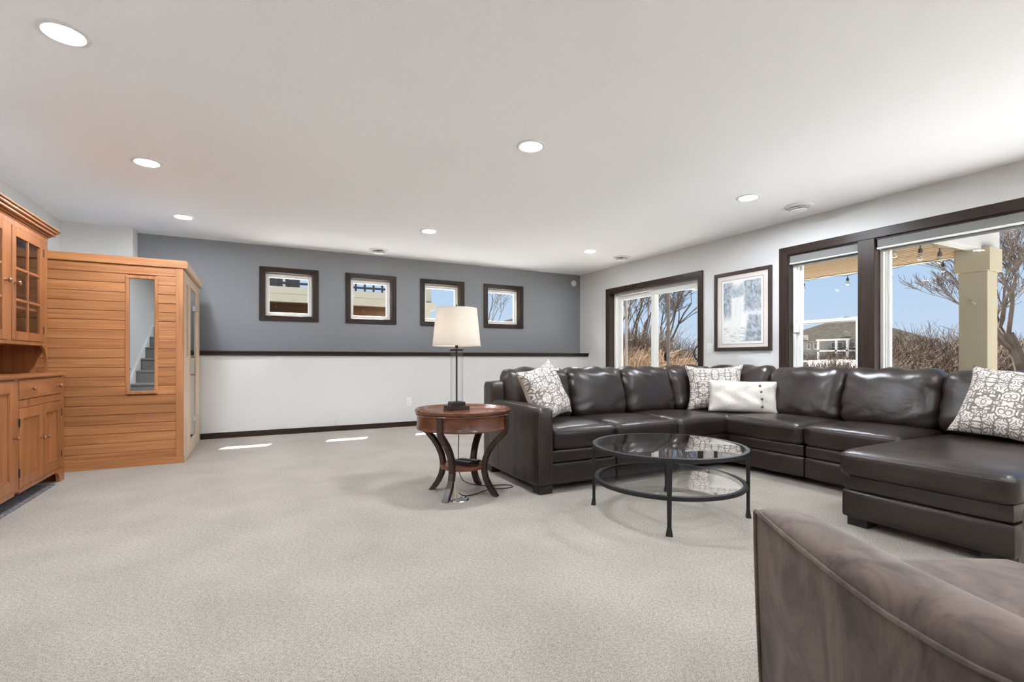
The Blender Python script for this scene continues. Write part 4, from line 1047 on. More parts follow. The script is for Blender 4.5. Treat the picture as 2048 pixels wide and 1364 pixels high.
for k in range(4):
    a = PI / 4 + k * PI / 2 + 0.015
    ca, sa_ = math.cos(a), math.sin(a)
    def sec(z, r0, r1, w_):
        return [(CX + r * ca - t * sa_, CY + r * sa_ + t * ca, z) for r, t in ((r0, -w_), (r1, -w_), (r1, w_), (r0, w_))]
    L = [sec(0.0, CR - 0.020, CR + 0.010, 0.019), sec(0.012, CR - 0.019, CR + 0.008, 0.018), sec(0.05, CR - 0.016, CR + 0.002, 0.0115), sec(0.10, CR - 0.016, CR + 0.002, 0.012), sec(0.30, CR - 0.016, CR + 0.003, 0.0145), sec(0.412, CR - 0.016, CR + 0.003, 0.015)]
    mb = MB(); v = [p for s_ in L for p in s_]
    f = [(0, 1, 2, 3)[::-1], tuple(len(v) - 4 + i for i in range(4))]
    for i in range(len(L) - 1):
        for j in range(4): f.append((i * 4 + j, i * 4 + (j + 1) % 4, i * 4 + 4 + (j + 1) % 4, i * 4 + 4 + j))
    mb.add(v, f).build('leg', 'iron', ct, bevel=0.003)

# ------------------------------------------------------------------ side table
TX, TY = 1.312, 3.275
tb = thing('side_table', (TX, TY, 0), 'round mahogany side table with four curved legs beside the sofa arm', 'side table')
MB().lathe([(0.0, 0.588), (0.285, 0.588), (0.292, 0.592), (0.305, 0.600), (0.318, 0.608), (0.332, 0.610), (0.341, 0.604), (0.343, 0.595), (0.338, 0.584), (0.330, 0.578), (0.0, 0.578)], (TX, TY, 0), 72).build('table_top', 'mahogtop', tb, smooth=True)
MB().lathe([(0.290, 0.578), (0.333, 0.578), (0.336, 0.572), (0.331, 0.566), (0.327, 0.562), (0.327, 0.492), (0.331, 0.486), (0.334, 0.478), (0.330, 0.470), (0.31, 0.466), (0.290, 0.470)], (TX, TY, 0), 72, closed=True).build('apron', 'mahog', tb, smooth=True)
MB().lathe([(0.0, 0.184), (0.156, 0.184), (0.163, 0.189), (0.165, 0.200), (0.161, 0.213), (0.0, 0.216)], (TX, TY, 0), 48).build('shelf', 'mahog', tb, smooth=True)
rz = [(0.575, 0.334), (0.48, 0.336), (0.445, 0.318), (0.41, 0.280), (0.37, 0.240), (0.32, 0.203), (0.27, 0.178), (0.22, 0.166), (0.17, 0.166), (0.12, 0.178), (0.07, 0.203), (0.03, 0.232), (0.0, 0.262)]
for k in range(4):
    a = math.radians(41 + 90 * k)
    ca, sa_ = math.cos(a), math.sin(a)
    v = []; f = []
    for i, (z, r) in enumerate(rz):
        p, q_ = rz[max(i - 1, 0)], rz[min(i + 1, len(rz) - 1)]
        tz, tr_ = q_[0] - p[0], q_[1] - p[1]
        ln = math.hypot(tz, tr_); nz_, nr = -tr_ / ln, tz / ln        # in-plane normal
        hw, th = (0.020, 0.010) if i < 2 else (0.021, 0.017)
        if i == len(rz) - 1: hw = 0.025
        for s1, s2 in ((-1, -1), (1, -1), (1, 1), (-1, 1)):
            rr = r + s2 * th * nr; zz = max(0.0, z + s2 * th * nz_) if i >= len(rz) - 2 else z + s2 * th * nz_
            if i == len(rz) - 1: zz = 0.0
            v.append((TX + rr * ca - s1 * hw * sa_, TY + rr * sa_ + s1 * hw * ca, zz))
    n_ = len(rz)
    for i in range(n_ - 1):
        for j in range(4): f.append((i * 4 + j, i * 4 + (j + 1) % 4, i * 4 + 4 + (j + 1) % 4, i * 4 + 4 + j))
    f += [(0, 1, 2, 3), tuple(4 * (n_ - 1) + i for i in range(4))]
    MB().add(v, f).build('leg', 'legwood', tb, bevel=0.004)

# ------------------------------------------------------------------ table lamp
LX, LY, LZ = 1.300, 3.375, 0.588
la = thing('table_lamp', (LX, LY, LZ), 'table lamp with clear glass column and linen drum shade', 'lamp')
rb = lambda a, b, w_: MB().box(-w_, w_, -w_, w_, a, b).map(lambda p: Matrix.Rotation(0.0, 3, 'Z') @ p + Vector((LX, LY, 0)))
rb(LZ, LZ + 0.030, 0.074).build('base_plinth', 'bronze', la, bevel=0.003)
rb(LZ + 0.030, LZ + 0.058, 0.050).build('base_step', 'bronze', la, bevel=0.003)
MB().lathe([(0.043, LZ + 0.060), (0.0475, LZ + 0.060), (0.0475, 1.020), (0.043, 1.020)], (LX, LY, 0), 40, closed=True).build('glass_column', glass('lamp_glass', (0.985, 0.99, 0.99), 1.5), la, smooth=True)
MB().tube([(LX, LY, LZ + 0.05), (LX, LY, 1.03)], 0.0065, 10).build('centre_rod', 'bronze', la, smooth=True)
MB().lathe([(0.0, 1.018), (0.050, 1.018), (0.050, 1.030), (0.044, 1.034), (0.0, 1.034)], (LX, LY, 0), 36).build('top_cap', 'bronze', la, smooth=True)
MB().lathe([(0.0, 1.034), (0.011, 1.034), (0.011, 1.085), (0.015, 1.088), (0.015, 1.13), (0.0, 1.13)], (LX, LY, 0), 16).build('lamp_neck', 'bronze', la, smooth=True)
MB().lathe([(0.0, 1.125), (0.016, 1.13), (0.030, 1.165), (0.029, 1.19), (0.015, 1.215), (0.0, 1.22)], (LX, LY, 0), 16).build('lamp_bulb', 'bulb', la, smooth=True)
MB().lathe([(0.176, 1.055), (0.1485, 1.330), (0.1465, 1.330), (0.174, 1.055)], (LX, LY, 0), 64, closed=True).build('shade', 'shade', la, smooth=True)
for z, r in ((1.057, 0.1765), (1.328, 0.1490)):
    MB().lathe([(r - 0.003, z - 0.003), (r, z - 0.003), (r, z + 0.003), (r - 0.003, z + 0.003)], (LX, LY, 0), 64, closed=True).build('shade_band', 'shade', la)
hp = MB().tube([(LX + 0.0125, LY, 1.10), (LX + 0.05, LY, 1.15), (LX + 0.055, LY, 1.22), (LX + 0.02, LY, 1.325), (LX, LY, 1.335), (LX - 0.02, LY, 1.325), (LX - 0.055, LY, 1.22), (LX - 0.05, LY, 1.15), (LX - 0.0125, LY, 1.10)], 0.002, 6)
for k in range(3):
    a = 2 * PI * k / 3 + 0.4
    hp.tube([(LX, LY, 1.328), (LX + 0.147 * math.cos(a), LY + 0.147 * math.sin(a), 1.328)], 0.002, 6)
hp.build('harp', 'bronze', la)
MB().lathe([(0.0, 1.332), (0.005, 1.333), (0.004, 1.345), (0.007, 1.352), (0.0, 1.360)], (LX, LY, 0), 12).build('finial', 'bronze', la, smooth=True)

# ------------------------------------------------------------------ remotes, cord, floor outlet
def remote(loc, rz, lg, wd, body, face, label):
    q = thing('remote_control', loc, label, 'remote', rz=rz)
    R_ = Matrix.Translation(loc) @ Matrix.Rotation(rz, 4, 'Z')
    mp = lambda p: R_ @ p
    MB().box(-wd / 2, wd / 2, -lg / 2, lg / 2, 0, 0.017).map(mp).build('remote_body', body, q, bevel=0.005)
    fa = MB().box(-wd / 2 + 0.005, wd / 2 - 0.005, -lg / 2 + 0.006, lg / 2 - 0.006, 0.017, 0.0185).map(mp).build('remote_face', face, q)
    for i in range(3):
        for j in range(6):
            x = (i - 1) * wd * 0.27; y = -lg * 0.36 + j * lg * 0.145
            MB().box(x - 0.0042, x + 0.0042, y - 0.004, y + 0.004, 0.0185, 0.0205).map(mp).build('key', 'key', fa)
remote((1.292, 3.250, 0.216), math.radians(30), 0.175, 0.052, 'remote', 'remote', 'black remote control lying on the side table shelf')
remote((1.362, 3.285, 0.216), math.radians(34), 0.165, 0.046, 'remote', 'remoteg', 'silver-faced remote control beside the black one')
FO = (1.222, 3.135)
q = thing('floor_outlet', (FO[0], FO[1], 0), 'round chrome floor outlet with open lid under the side table', 'outlet')
MB().lathe([(0.045, 0.0), (0.072, 0.0), (0.070, 0.005), (0.062, 0.007), (0.045, 0.004)], (FO[0], FO[1], 0), 40, closed=True).build('rim', 'chrome', q, smooth=True)
MB().lathe([(0.0, 0.002), (0.046, 0.002), (0.046, 0.004), (0.0, 0.004)], (FO[0], FO[1], 0), 32).build('socket_face', plain('outlet_steel', (0.55, 0.57, 0.6), 0.3, metal=0.9), q)
cx_, cy_ = FO[0] - 0.03, FO[1] + 0.01
MB().tube([(cx_, cy_, 0.004), (cx_ + 0.002, cy_ + 0.006, 0.05), (cx_ + 0.004, cy_ + 0.012, 0.12)], [0.020, 0.019, 0.014], 4).build('open_lid', 'plug', q, bevel=0.003)
pl = thing('power_cord', (1.30, 3.2, 0), 'thin black lamp cord looping over the carpet to the floor outlet', 'cord')
def arc(c, r0, r1, n=20): return [(c[0] + r0 * math.cos(2 * PI * i / n), c[1] + r1 * math.sin(2 * PI * i / n), 0.006) for i in range(n + 1)]
pts = [(LX + 0.05, LY + 0.09, 0.55), (LX + 0.055, LY + 0.10, 0.40), (LX + 0.06, LY + 0.12, 0.20), (LX + 0.075, LY + 0.13, 0.08), (LX + 0.12, LY + 0.11, 0.015), (1.52, 3.36, 0.006), (1.64, 3.33, 0.006), (1.70, 3.28, 0.006), (1.68, 3.23, 0.006), (1.60, 3.225, 0.006), (1.53, 3.25, 0.006), (1.46, 3.235, 0.006), (1.38, 3.19, 0.006), (1.30, 3.165, 0.006), (1.255, 3.15, 0.02), (1.225, 3.145, 0.04)]
def smooth_path(p, n=5):
    P = [Vector(x) for x in p]; out = []
    for i in range(len(P) - 1):
        a, b, c, d_ = P[max(i - 1, 0)], P[i], P[i + 1], P[min(i + 2, len(P) - 1)]
        for k in range(n):
            t = k / n
            out.append(0.5 * ((2 * b) + (c - a) * t + (2 * a - 5 * b + 4 * c - d_) * t * t + (3 * b - a - 3 * c + d_) * t ** 3))
    return out + [P[-1]]
MB().tube(smooth_path(pts), 0.0035, 6).build('cord', 'cord', pl, smooth=True)
MB().lathe([(0, 0.0), (0.013, 0.0), (0.013, 0.018), (0.006, 0.026), (0, 0.026)], (1.222, 3.143, 0.012), 12).build('plug', 'plug', pl, smooth=True)

# ------------------------------------------------------------------ suede armchair
CFX, CFY = 0.45, 0.893
crz = math.atan2(CFY, CFX) - PI / 2
CC = (1.254, 0.260, 0)
chair = thing('armchair', CC, 'taupe suede barrel armchair with piped edges facing the coffee table', 'armchair', rz=crz)
CM = Matrix.Translation(CC) @ Matrix.Rotation(crz, 4, 'Z')
# U-shaped wall swept from the left arm front, round the back, to the right arm front
HWD, YF, YBK, RC = 0.385, 0.40, -0.42, 0.26
path = []
for i in range(17): path.append((-HWD + 0.03 * (1 - i / 16.0) ** 2 * 0, YF - (YF - (YBK + RC)) * i / 16, 0.0))
for i in range(1, 9):
    a = PI + (PI / 2) * i / 8
    path.append((-HWD + RC + RC * math.cos(a), YBK + RC + RC * math.sin(a), 0))
for i in range(1, 8): path.append((-(HWD - RC) + 2 * (HWD - RC) * i / 8, YBK, 0))
path += [(-x, y, 0) for x, y, z in path[:25][::-1]]
NP_ = len(path)
def frame_at(i):
    a = Vector(path[max(i - 1, 0)]); b = Vector(path[min(i + 1, NP_ - 1)])
    t = (b - a).normalized()
    return Vector((-t.y, t.x, 0))            # points inward (left of travel = towards the seat)
def lerp_tab(t, tab):
    for (t0, a0), (t1, a1) in zip(tab, tab[1:]):
        if t <= t1: return a0 + (a1 - a0) * max(0.0, (t - t0) / (t1 - t0))
    return tab[-1][1]
def prof(i):
    x, y, _ = path[i]
    t = YF - y
    zt = lerp_tab(t, [(0.0, 0.588), (0.05, 0.592), (0.10, 0.594), (0.30, 0.592), (0.60, 0.598), (0.72, 0.64), (0.82, 0.70)])
    zp = lerp_tab(t, [(0.0, 0.582), (0.16, 0.561), (0.30, 0.547), (0.40, 0.541), (0.50, 0.544), (0.60, 0.553), (0.72, 0.59), (0.82, 0.65)])
    r = lerp_tab(t, [(0.0, 0.052), (0.12, 0.064), (0.40, 0.072), (0.82, 0.078)])
    out = []
    for s in range(7):
        q = s / 6
        out.append((0.018 * (1 - q) ** 1.5, 0.10 + (zp - 0.10) * q))
    for s in range(1, 16):
        a = PI - PI * s / 16
        out.append((r + r * math.cos(a), zp + (zt - zp) * math.sin(a) ** 0.8))
    for s in range(6):
        q = s / 5
        out.append((2 * r + 0.012 * q, zp - (zp - 0.34) * q))
    return out
rows = []
for i in range(NP_):
    nrm = frame_at(i); p = Vector(path[i])
    rows.append([CM @ (p + nrm * o_ + Vector((0, 0, z_))) for o_, z_ in prof(i)])
mb = MB(); mb.grid(lambda i, j: rows[i][j], NP_, len(rows[0]))
m_ = len(rows[0])
for i0 in (0, (NP_ - 1) * m_):
    mb.f.append(tuple(range(i0, i0 + m_)))
mb.f += [(i * m_, (i + 1) * m_, (i + 1) * m_ + m_ - 1, i * m_ + m_ - 1) for i in range(NP_ - 1)]
mb.build('shell', 'suede', chair, smooth=True, angle=0.9)
pp = []
for i in range(NP_):
    nrm = frame_at(i); pp.append(CM @ (Vector(path[i]) + nrm * (-0.002) + Vector((0, 0, prof(i)[6][1] + 0.001))))
MB().tube(pp, 0.0048, 8).build('piping', 'suede', chair, smooth=True)
for i0 in (0, NP_ - 1):
    nrm = frame_at(i0); col_ = prof(i0)
    pts = [CM @ (Vector(path[i0]) + Vector((0, 0.003, 0)) + nrm * (o_ - 0.002) + Vector((0, 0, z_))) for o_, z_ in col_[:7]]
    MB().tube(pts, 0.0048, 8).build('piping', 'suede', chair, smooth=True)
def cmap(p): return CM @ p
MB().puff(-0.26, 0.26, -0.30, 0.40, 0.33, 0.470, r=0.05, bulge=(0.0, 0.012, 0.026), n=14).map(cmap).build('seat_cushion', 'suede', chair, smooth=True, angle=1.2)
MB().puff(-0.24, 0.24, -0.28, -0.16, 0.46, 0.68, r=0.05, bulge=(0.0, 0.02, 0.0), n=10).map(cmap).build('back_cushion', 'suede', chair, smooth=True, angle=1.2)
MB().puff(-0.28, 0.28, -0.30, 0.385, 0.10, 0.335, r=0.02, bulge=(0, 0.004, 0), n=5).map(cmap).build('seat_base', 'suede', chair, smooth=True, angle=1.2)
for sx in (-1, 1):
    for sy in (-0.33, 0.33):
        MB().lathe([(0.0, 0.0), (0.018, 0.0), (0.026, 0.10), (0.0, 0.10)], (sx * 0.29, sy, 0), 14).map(cmap).build('foot', 'footwood', chair, smooth=True)

# ------------------------------------------------------------------ outside: ground
GZ = -0.16
gr = MB()
def gh(x, y):
    """ground level: flat patio, then a shallow swale rising to a low bank"""
    d_ = max(0.0, x - 10.0)
    return GZ - 0.01 * min(d_, 6) + 0.012 * max(0.0, d_ - 14) + 0.10 * math.sin(x * 0.35 + 1.3) * math.sin(y * 0.29) * min(1, d_ / 6)
nx, ny = 46, 60
gr.grid(lambda i, j: (5.3 + 100 * (i / (nx - 1)) ** 1.6, -45 + 150 * j / (ny - 1), gh(5.3 + 100 * (i / (nx - 1)) ** 1.6, -45 + 150 * j / (ny - 1))), nx, ny)
tag(gr.build('ground', 'ground', smooth=True), 'brown winter ground beyond the patio', 'ground', kind='structure')
sg = MB().grid(lambda i, j: (-40 + 45.28 * i / 11, 7.42 + 60 * j / 11, 1.00 + 0.03 * math.sin(i * 1.7 + j)), 12, 12)
tag(sg.build('ground_back', 'snow', smooth=True), 'snowy higher ground behind the far wall', 'ground', kind='structure')
sw = MB()
sw.grid(lambda i, j: (33 + 12 * i / 11, 19.5 + 12 * j / 11, 0.05 + 0.85 * min(1, i / 8) + 0.08 * math.sin(i * 1.3) * math.sin(j * 1.1 + 1)), 12, 12)
for cx0, cy0, rx, ry in ((58, 34, 16, 12), (40, 12, 9, 5), (52, 5, 10, 7)):
    sw.grid(lambda i, j, c=(cx0, cy0, rx, ry): (c[0] + c[2] * (j / 6) * math.cos(i * PI / 12) * (1 + 0.15 * math.sin(3 * i)), c[1] + c[3] * (j / 6) * math.sin(i * PI / 12) * (1 + 0.15 * math.sin(2 * i)),
        gh(c[0] + c[2] * (j / 6) * math.cos(i * PI / 12) * (1 + 0.15 * math.sin(3 * i)), c[1] + c[3] * (j / 6) * math.sin(i * PI / 12) * (1 + 0.15 * math.sin(2 * i))) + 0.14 * (1 - j / 6) + 0.03), 24, 7, True)
tag(sw.build('snow_patches', 'snow', smooth=True), 'patches of melting snow on the far ground', 'snow', kind='stuff')
sn = MB().box(XR + 0.2, 12.0, -14, 1.5, -0.3, -0.11).box(8.7, 12.0, 1.5, 7.2, -0.3, -0.11).box(XR + 0.2, 12.0, 7.2, 26, -0.3, -0.11)
tag(sn.build('bounce_snow', 'snow'), 'unseen snow added round the patio to bounce light indoors', 'snow', kind='stuff')  # reflector below the sightline, added to throw sunlight up through the windows
struct(B(XR + 0.2, 8.7, 1.5, 7.2, -0.35, -0.12).build('patio_slab', 'concrete', bevel=0.01), 'concrete patio slab under the covered porch', 'patio')

# ------------------------------------------------------------------ covered porch
PX, PYA, PYB, PZ = 8.42, 2.70, 6.86, 2.35
po = sroot('porch_roof', (6.8, 4.8, PZ), 'tan board porch ceiling with pale edge beams', 'porch roof')
nb = 26
for i in range(nb):
    a = XR + 0.205 + (PX - XR - 0.205) * i / nb; b = XR + 0.205 + (PX - XR - 0.205) * (i + 1) / nb
    B(a + 0.011, b - 0.011, PYA + 0.10, PYB, PZ, PZ + 0.02).build('soffit_board', 'soffit', po)
B(XR + 0.205, PX, PYA + 0.10, PYB, PZ + 0.016, PZ + 0.03).build('soffit_backing', 'darkmetal', po)
B(XR + 0.205, PX + 0.10, PYA, PYA + 0.14, PZ - 0.02, PZ + 0.30).build('end_beam', 'beam', po, bevel=0.006)
B(XR + 0.205, PX + 0.10, PYB, PYB + 0.12, PZ - 0.02, PZ + 0.30).build('end_beam', 'beam', po, bevel=0.006)
B(PX, PX + 0.10, PYA + 0.14, PYB, PZ - 0.01, PZ + 0.30).build('front_beam', 'beige', po, bevel=0.006)
B(XR + 0.205, PX + 0.25, PYA - 0.1, PYB + 0.2, PZ + 0.30, PZ + 0.40).build('roof_deck', 'shingle', po)
col = sroot('porch_column', (8.15, 2.80, GZ), 'square beige porch column with a wide capital', 'column')
B(8.02, 8.31, 2.655, 2.935, GZ, 2.06).build('shaft', 'beige', col, bevel=0.004)
B(7.985, 8.345, 2.62, 2.97, 2.06, PZ).build('capital', 'beige', col, bevel=0.004)
MB().tube([(8.015, 2.80, 1.70), (7.985, 2.79, 1.685), (7.985, 2.755, 1.645)], 0.012, 8).build('cleat', 'beam', col, smooth=True)
# string lights: one run under the front edge, one along the porch end
def string(label, pts, bulbs, sc):
    q = thing('string_lights', pts[0], label, 'string lights')
    MB().tube(smooth_path(pts, 6), 0.004, 5).build('wire', 'cord', q)
    for x, y, z in bulbs:
        s_ = MB().lathe([(0.0, 0.0), (0.006 * sc, 0.0), (0.006 * sc, -0.035 * sc), (0.018 * sc, -0.045 * sc), (0.020 * sc, -0.085 * sc), (0.0, -0.085 * sc)], (x, y, z), 12).build('socket', 'cord', q, smooth=True)
        MB().lathe([(0.013 * sc, -0.085 * sc), (0.026 * sc, -0.110 * sc), (0.030 * sc, -0.130 * sc), (0.024 * sc, -0.150 * sc), (0.008 * sc, -0.160 * sc), (0.0, -0.161 * sc)], (x, y, z), 12).build('bulb', 'bulbglass', s_, smooth=True)
MT['bulbglass'] = glass('clear_bulb_glass', (0.86, 0.86, 0.84), 3.0)
bl = [(PX - 0.03, 5.18, 2.312), (PX - 0.03, 4.47, 2.30), (PX - 0.03, 3.87, 2.305), (PX - 0.03, 3.24, 2.318)]
wp = [(PX - 0.03, 6.6, 2.335)]
for i, b_ in enumerate(bl):
    if i: wp.append((PX - 0.03, (b_[1] + bl[i - 1][1]) / 2, 2.345))
    wp.append((b_[0], b_[1], b_[2]))
wp.append((PX - 0.10, 2.98, 2.345))
string('string of clear bulbs hanging under the porch front edge', wp, bl, 1.0)
b2 = [(7.32, 2.86, 2.30), (6.95, 2.90, 2.31), (6.28, 2.86, 2.27)]
string('string of clear bulbs hanging from the column back towards the house', [(8.0, 2.84, 2.345), (7.66, 2.85, 2.335), (7.32, 2.86, 2.30), (7.1, 2.88, 2.335), (6.95, 2.90, 2.31), (6.6, 2.88, 2.33), (6.28, 2.86, 2.27), (5.8, 2.86, 2.33)], b2, 1.15)

# ------------------------------------------------------------------ deck seen through the small windows
dk = sroot('neighbour_deck', (-1.0, 12.5, 1.0), 'raised timber deck with pale beam, brown board underside and dark railing', 'deck')
DX0, DX1, DY0, DY1 = -6.0, 3.36, 11.0, 15.0
MT['cream'] = plain('cream_fascia_paint', (0.17, 0.16, 0.127), 0.7, spec=0.0)
B(DX0, DX1, DY0 - 0.03, DY0 + 0.06, 2.300, 2.440).build('fascia_board', 'cream', dk, bevel=0.004)
B(DX0, DX1, DY0, DY0 + 0.14, 2.140, 2.298).build('edge_beam', 'cream', dk, bevel=0.004)
for i in range(26):
    a = DY0 + 0.15 + i * 0.148
    B(DX0, DX1, a, a + 0.135, 2.16, 2.19).build('deck_board', 'deckwood', dk)
B(DX0, DX1, DY0 + 0.1, DY1, 2.20, 2.24).build('deck_surface', 'darkmetal', dk)
for i in range(47):
    x = DX0 + 0.1 + i * 0.19
    B(x, x + 0.035, DY0 + 0.0, DY0 + 0.035, 2.44, 3.30).build('baluster', 'darkmetal', dk)
B(DX0, DX1, DY0 - 0.03, DY0 + 0.06, 3.30, 3.36).build('rail', 'darkmetal', dk)
B(DX0, DX1, DY0 - 0.01, DY0 + 0.045, 2.50, 2.54).build('rail', 'darkmetal', dk)
B(-0.78, -0.60, 12.2, 12.38, 2.02, 2.16).build('porch_lamp', 'cream', dk, bevel=0.01)
nh = sroot('neighbour_house', (-2.6, 16, 1.0), 'taupe neighbouring house wall behind the deck', 'house')
B(-9, 1.05, 15.0, 17, 1.0, 6.5).build('wall', 'siding2', nh)
for x in (-4.6, -2.4, -0.6):
    f_ = B(x, x + 1.3, 14.95, 15.0, 2.7, 4.4).build('window_frame', 'white', nh)
    B(x + 0.07, x + 1.23, 14.93, 14.951, 2.77, 4.33).build('pane', 'darkpane', f_)
dc = sroot('deck_column', (3.5, 11.1, 1.0), 'square beige column at the end of the neighbouring deck', 'column')
B(3.36, 3.58, 10.97, 11.22, 1.0, 2.10).build('shaft', 'cream', dc, bevel=0.004)
B(3.36, 3.68, 10.92, 11.27, 2.10, 2.27).build('capital', 'cream', dc, bevel=0.004)
B(3.36, 3.60, 10.97, 11.22, 2.27, 3.6).build('upper_post', 'siding', dc, bevel=0.004)
B(3.68, 4.0, 11.05, 11.12, 1.0, 1.88).build('side_panel', 'cream', dc)

# ------------------------------------------------------------------ far houses
def hip_roof(mb, x0, x1, y0, y1, z, h, o=0.4):
    x0 -= o; x1 += o; y0 -= o; y1 += o
    k = min(x1 - x0, y1 - y0) / 2 * 0.95
    if x1 - x0 > y1 - y0: r = [(x0 + k, (y0 + y1) / 2), (x1 - k, (y0 + y1) / 2)]
    else: r = [((x0 + x1) / 2, y0 + k), ((x0 + x1) / 2, y1 - k)]
    v = [(x0, y0, z), (x1, y0, z), (x1, y1, z), (x0, y1, z), (r[0][0], r[0][1], z + h), (r[1][0], r[1][1], z + h)]
    if x1 - x0 > y1 - y0: f = [(0, 1, 5, 4), (1, 2, 5), (2, 3, 4, 5), (3, 0, 4), (0, 3, 2, 1)]
    else: f = [(0, 1, 4), (1, 2, 5, 4), (2, 3, 5), (3, 0, 4, 5), (0, 3, 2, 1)]
    return mb.add(v, f)
# grey house past the brush, facing the porch (about 48 m away)
g = sroot('far_house', (47, 25, 0), 'grey far house with hipped roof, white trimmed windows and balcony', 'house')
HXF = 44.0; G0 = 0.3
Z1 = 2.62
B(HXF, HXF + 10, 21.4, 30.5, G0, Z1).build('wall', 'siding2', g)
hip_roof(MB(), HXF, HXF + 10, 21.4, 30.5, Z1, 2.3, 0.3).build('roof', 'shingle', g)
B(HXF - 1.6, HXF, 22.6, 25.0, 1.62, 1.74).build('balcony_floor', 'beam', g)
for y in (22.65, 23.5, 24.95): B(HXF - 1.6, HXF - 1.45, y - 0.07, y + 0.07, G0, Z1).build('post', 'beam', g)
B(HXF - 1.65, HXF - 1.4, 22.5, 25.1, Z1 - 0.10, Z1 + 0.05).build('porch_beam', 'beam', g)
MB().prism([(23.35, 3.05), (24.15, 3.05), (23.75, 3.42)], 'x', HXF + 0.2, HXF + 0.26).build('gable', 'siding', g)
MB().prism([(26.6, 2.66), (28.0, 2.66), (27.3, 3.2)], 'x', HXF - 0.3, HXF + 0.9).build('gable', 'siding2', g)
for y, w_, za, zb in ((22.8, 0.5, 1.95, 2.45), (23.75, 1.0, 1.95, 2.45), (25.9, 0.32, 1.85, 2.4), (26.5, 0.32, 1.85, 2.4), (23.8, 0.9, 0.95, 1.5), (26.8, 0.5, 1.0, 1.5)):
    f_ = B(HXF - 0.08, HXF, y, y + w_, za, zb).build('window_frame', 'beam', g)
    B(HXF - 0.10, HXF - 0.07, y + 0.06, y + w_ - 0.06, za + 0.06, zb - 0.06).build('pane', 'darkpane', f_)
# roof seen in the last small window
g = sroot('roof_house', (20, 37, 1.0), 'low far house with brown shingled hip roof', 'house')
B(15.5, 25, 33, 41, 0.5, 3.0).build('wall', 'siding', g)
hip_roof(MB(), 15.5, 25, 33, 41, 3.0, 1.45).build('roof', 'shingle', g)

# ------------------------------------------------------------------ bare trees and brush
def grow(mb, p, dr, ln, r, depth, rg, spread=0.55, up=0.12, minr=0.004):
    p = Vector(p); dr = Vector(dr).normalized()
    n_ = 4 if depth > 2 else 3
    pts = [p.copy()]; rs = [r]
    for i in range(n_):
        dr = (dr + Vector((rg.uniform(-1, 1), rg.uniform(-1, 1), rg.uniform(-0.6, 0.8) + up)) * 0.17).normalized()
        pts.append(pts[-1] + dr * ln / n_); rs.append(max(minr, r * (1 - 0.42 * (i + 1) / n_)))
    mb.tube(pts, rs, 6 if depth > 3 else (4 if depth > 1 else 3), caps=False)
    if depth == 0: return
    kids = rg.choice((2, 3, 3)) + (1 if depth > 1 else 0)
    for k in range(kids):
        t = rg.uniform(0.35, 1.0) if k else 1.0
        i = min(n_, max(1, int(round(t * n_))))
        a = rg.uniform(0, 2 * PI)
        side = Vector((math.cos(a), math.sin(a), rg.uniform(-0.1, 0.7)))
        nd = (dr + side * spread * rg.uniform(0.6, 1.5)).normalized()
        grow(mb, pts[i], nd, ln * rg.uniform(0.58, 0.82), rs[i] * rg.uniform(0.5, 0.72), depth - 1, rg, spread, up, minr)
def ray_at(u, dist):
    """ground point seen at picture column u, dist metres ahead (used only to choose where things stand)"""
    r_ = (u - 1024) / FPX * dist
    s_, c_ = math.sin(YAW), math.cos(YAW)
    return (r_ * c_ + dist * s_, -r_ * s_ + dist * c_)
TREES = [
    ('bare_tree', 2066, 11.5, (0.0, 0.35, 1), 1.9, 0.17, 6, 31, 0.7, 'large bare tree with thick dark limbs beyond the porch column', 0.0055),
    ('bare_tree', 1262, 19.0, (0, 0.05, 1), 2.6, 0.095, 6, 5, 0.5, 'bare tree with crossing upright stems behind the tan brush', 0.006),
    ('bare_tree', 1284, 21.0, (0.05, 0, 1), 2.9, 0.095, 6, 8, 0.5, 'tall bare tree in the middle of the sliding door view', 0.006),
    ('bare_tree', 1338, 18.0, (0, -0.1, 1), 2.3, 0.095, 6, 17, 0.55, 'bare tree with a wide fork of limbs behind the screen stile', 0.006),
    ('bare_tree', 1235, 23.0, (0, 0, 1), 2.6, 0.13, 5, 23, 0.5, 'slim bare tree at the edge of the sliding door view', 0.008),
    ('bare_tree', 985, 30.0, (0, 0, 1), 3.2, 0.10, 5, 12, 0.5, 'small bare tree beside the far brown roof', 0.010),
]
for nm, u, dd, dr, ln, r, dep, sd, spd, lab, mr in TREES:
    x, y = ray_at(u, dd)
    mb = MB(); z = gh(x, y) - 0.1 if x > 5.3 else 1.0
    grow(mb, (0, 0, 0), dr, ln, r, dep, random.Random(sd), spd, 0.12, mr)
    o = mb.build(nm, 'bark', smooth=True)
    o.location = (x, y, z)
    tag(o, lab, 'tree')
# far scrub trees: a handful of crowns copied along the skyline
protos = []
for k in range(4):
    mb = MB()
    for q_ in range(3): grow(mb, (random.uniform(-0.4, 0.4), random.uniform(-0.4, 0.4), 0), (random.uniform(-0.3, 0.3), random.uniform(-0.3, 0.3), 1), 1.25, 0.05, 5 if q_ == 0 else 4, random.Random(100 + k * 7 + q_), 0.6, 0.16, 0.009)
    o = mb.build('scrub_tree', 'twig')
    protos.append(o)
rg = random.Random(77)
spots = []
def scatter(n_, ur, dr_, sr, kind):
    """keep every crown clear of the others"""
    tries = 0
    while n_ and tries < 4000:
        tries += 1
        u, dd, sc = rg.uniform(*ur), rg.uniform(*dr_), rg.uniform(*sr)
        x, y = ray_at(u, dd)
        if all(math.hypot(x - X_, y - Y_) > 2.3 * (sc + S_) for X_, Y_, S_, k_ in spots):
            spots.append((x, y, sc, kind)); n_ -= 1
scatter(12, (1740, 2080), (17, 31), (0.45, 0.68), 'in the thicket beyond the porch column')
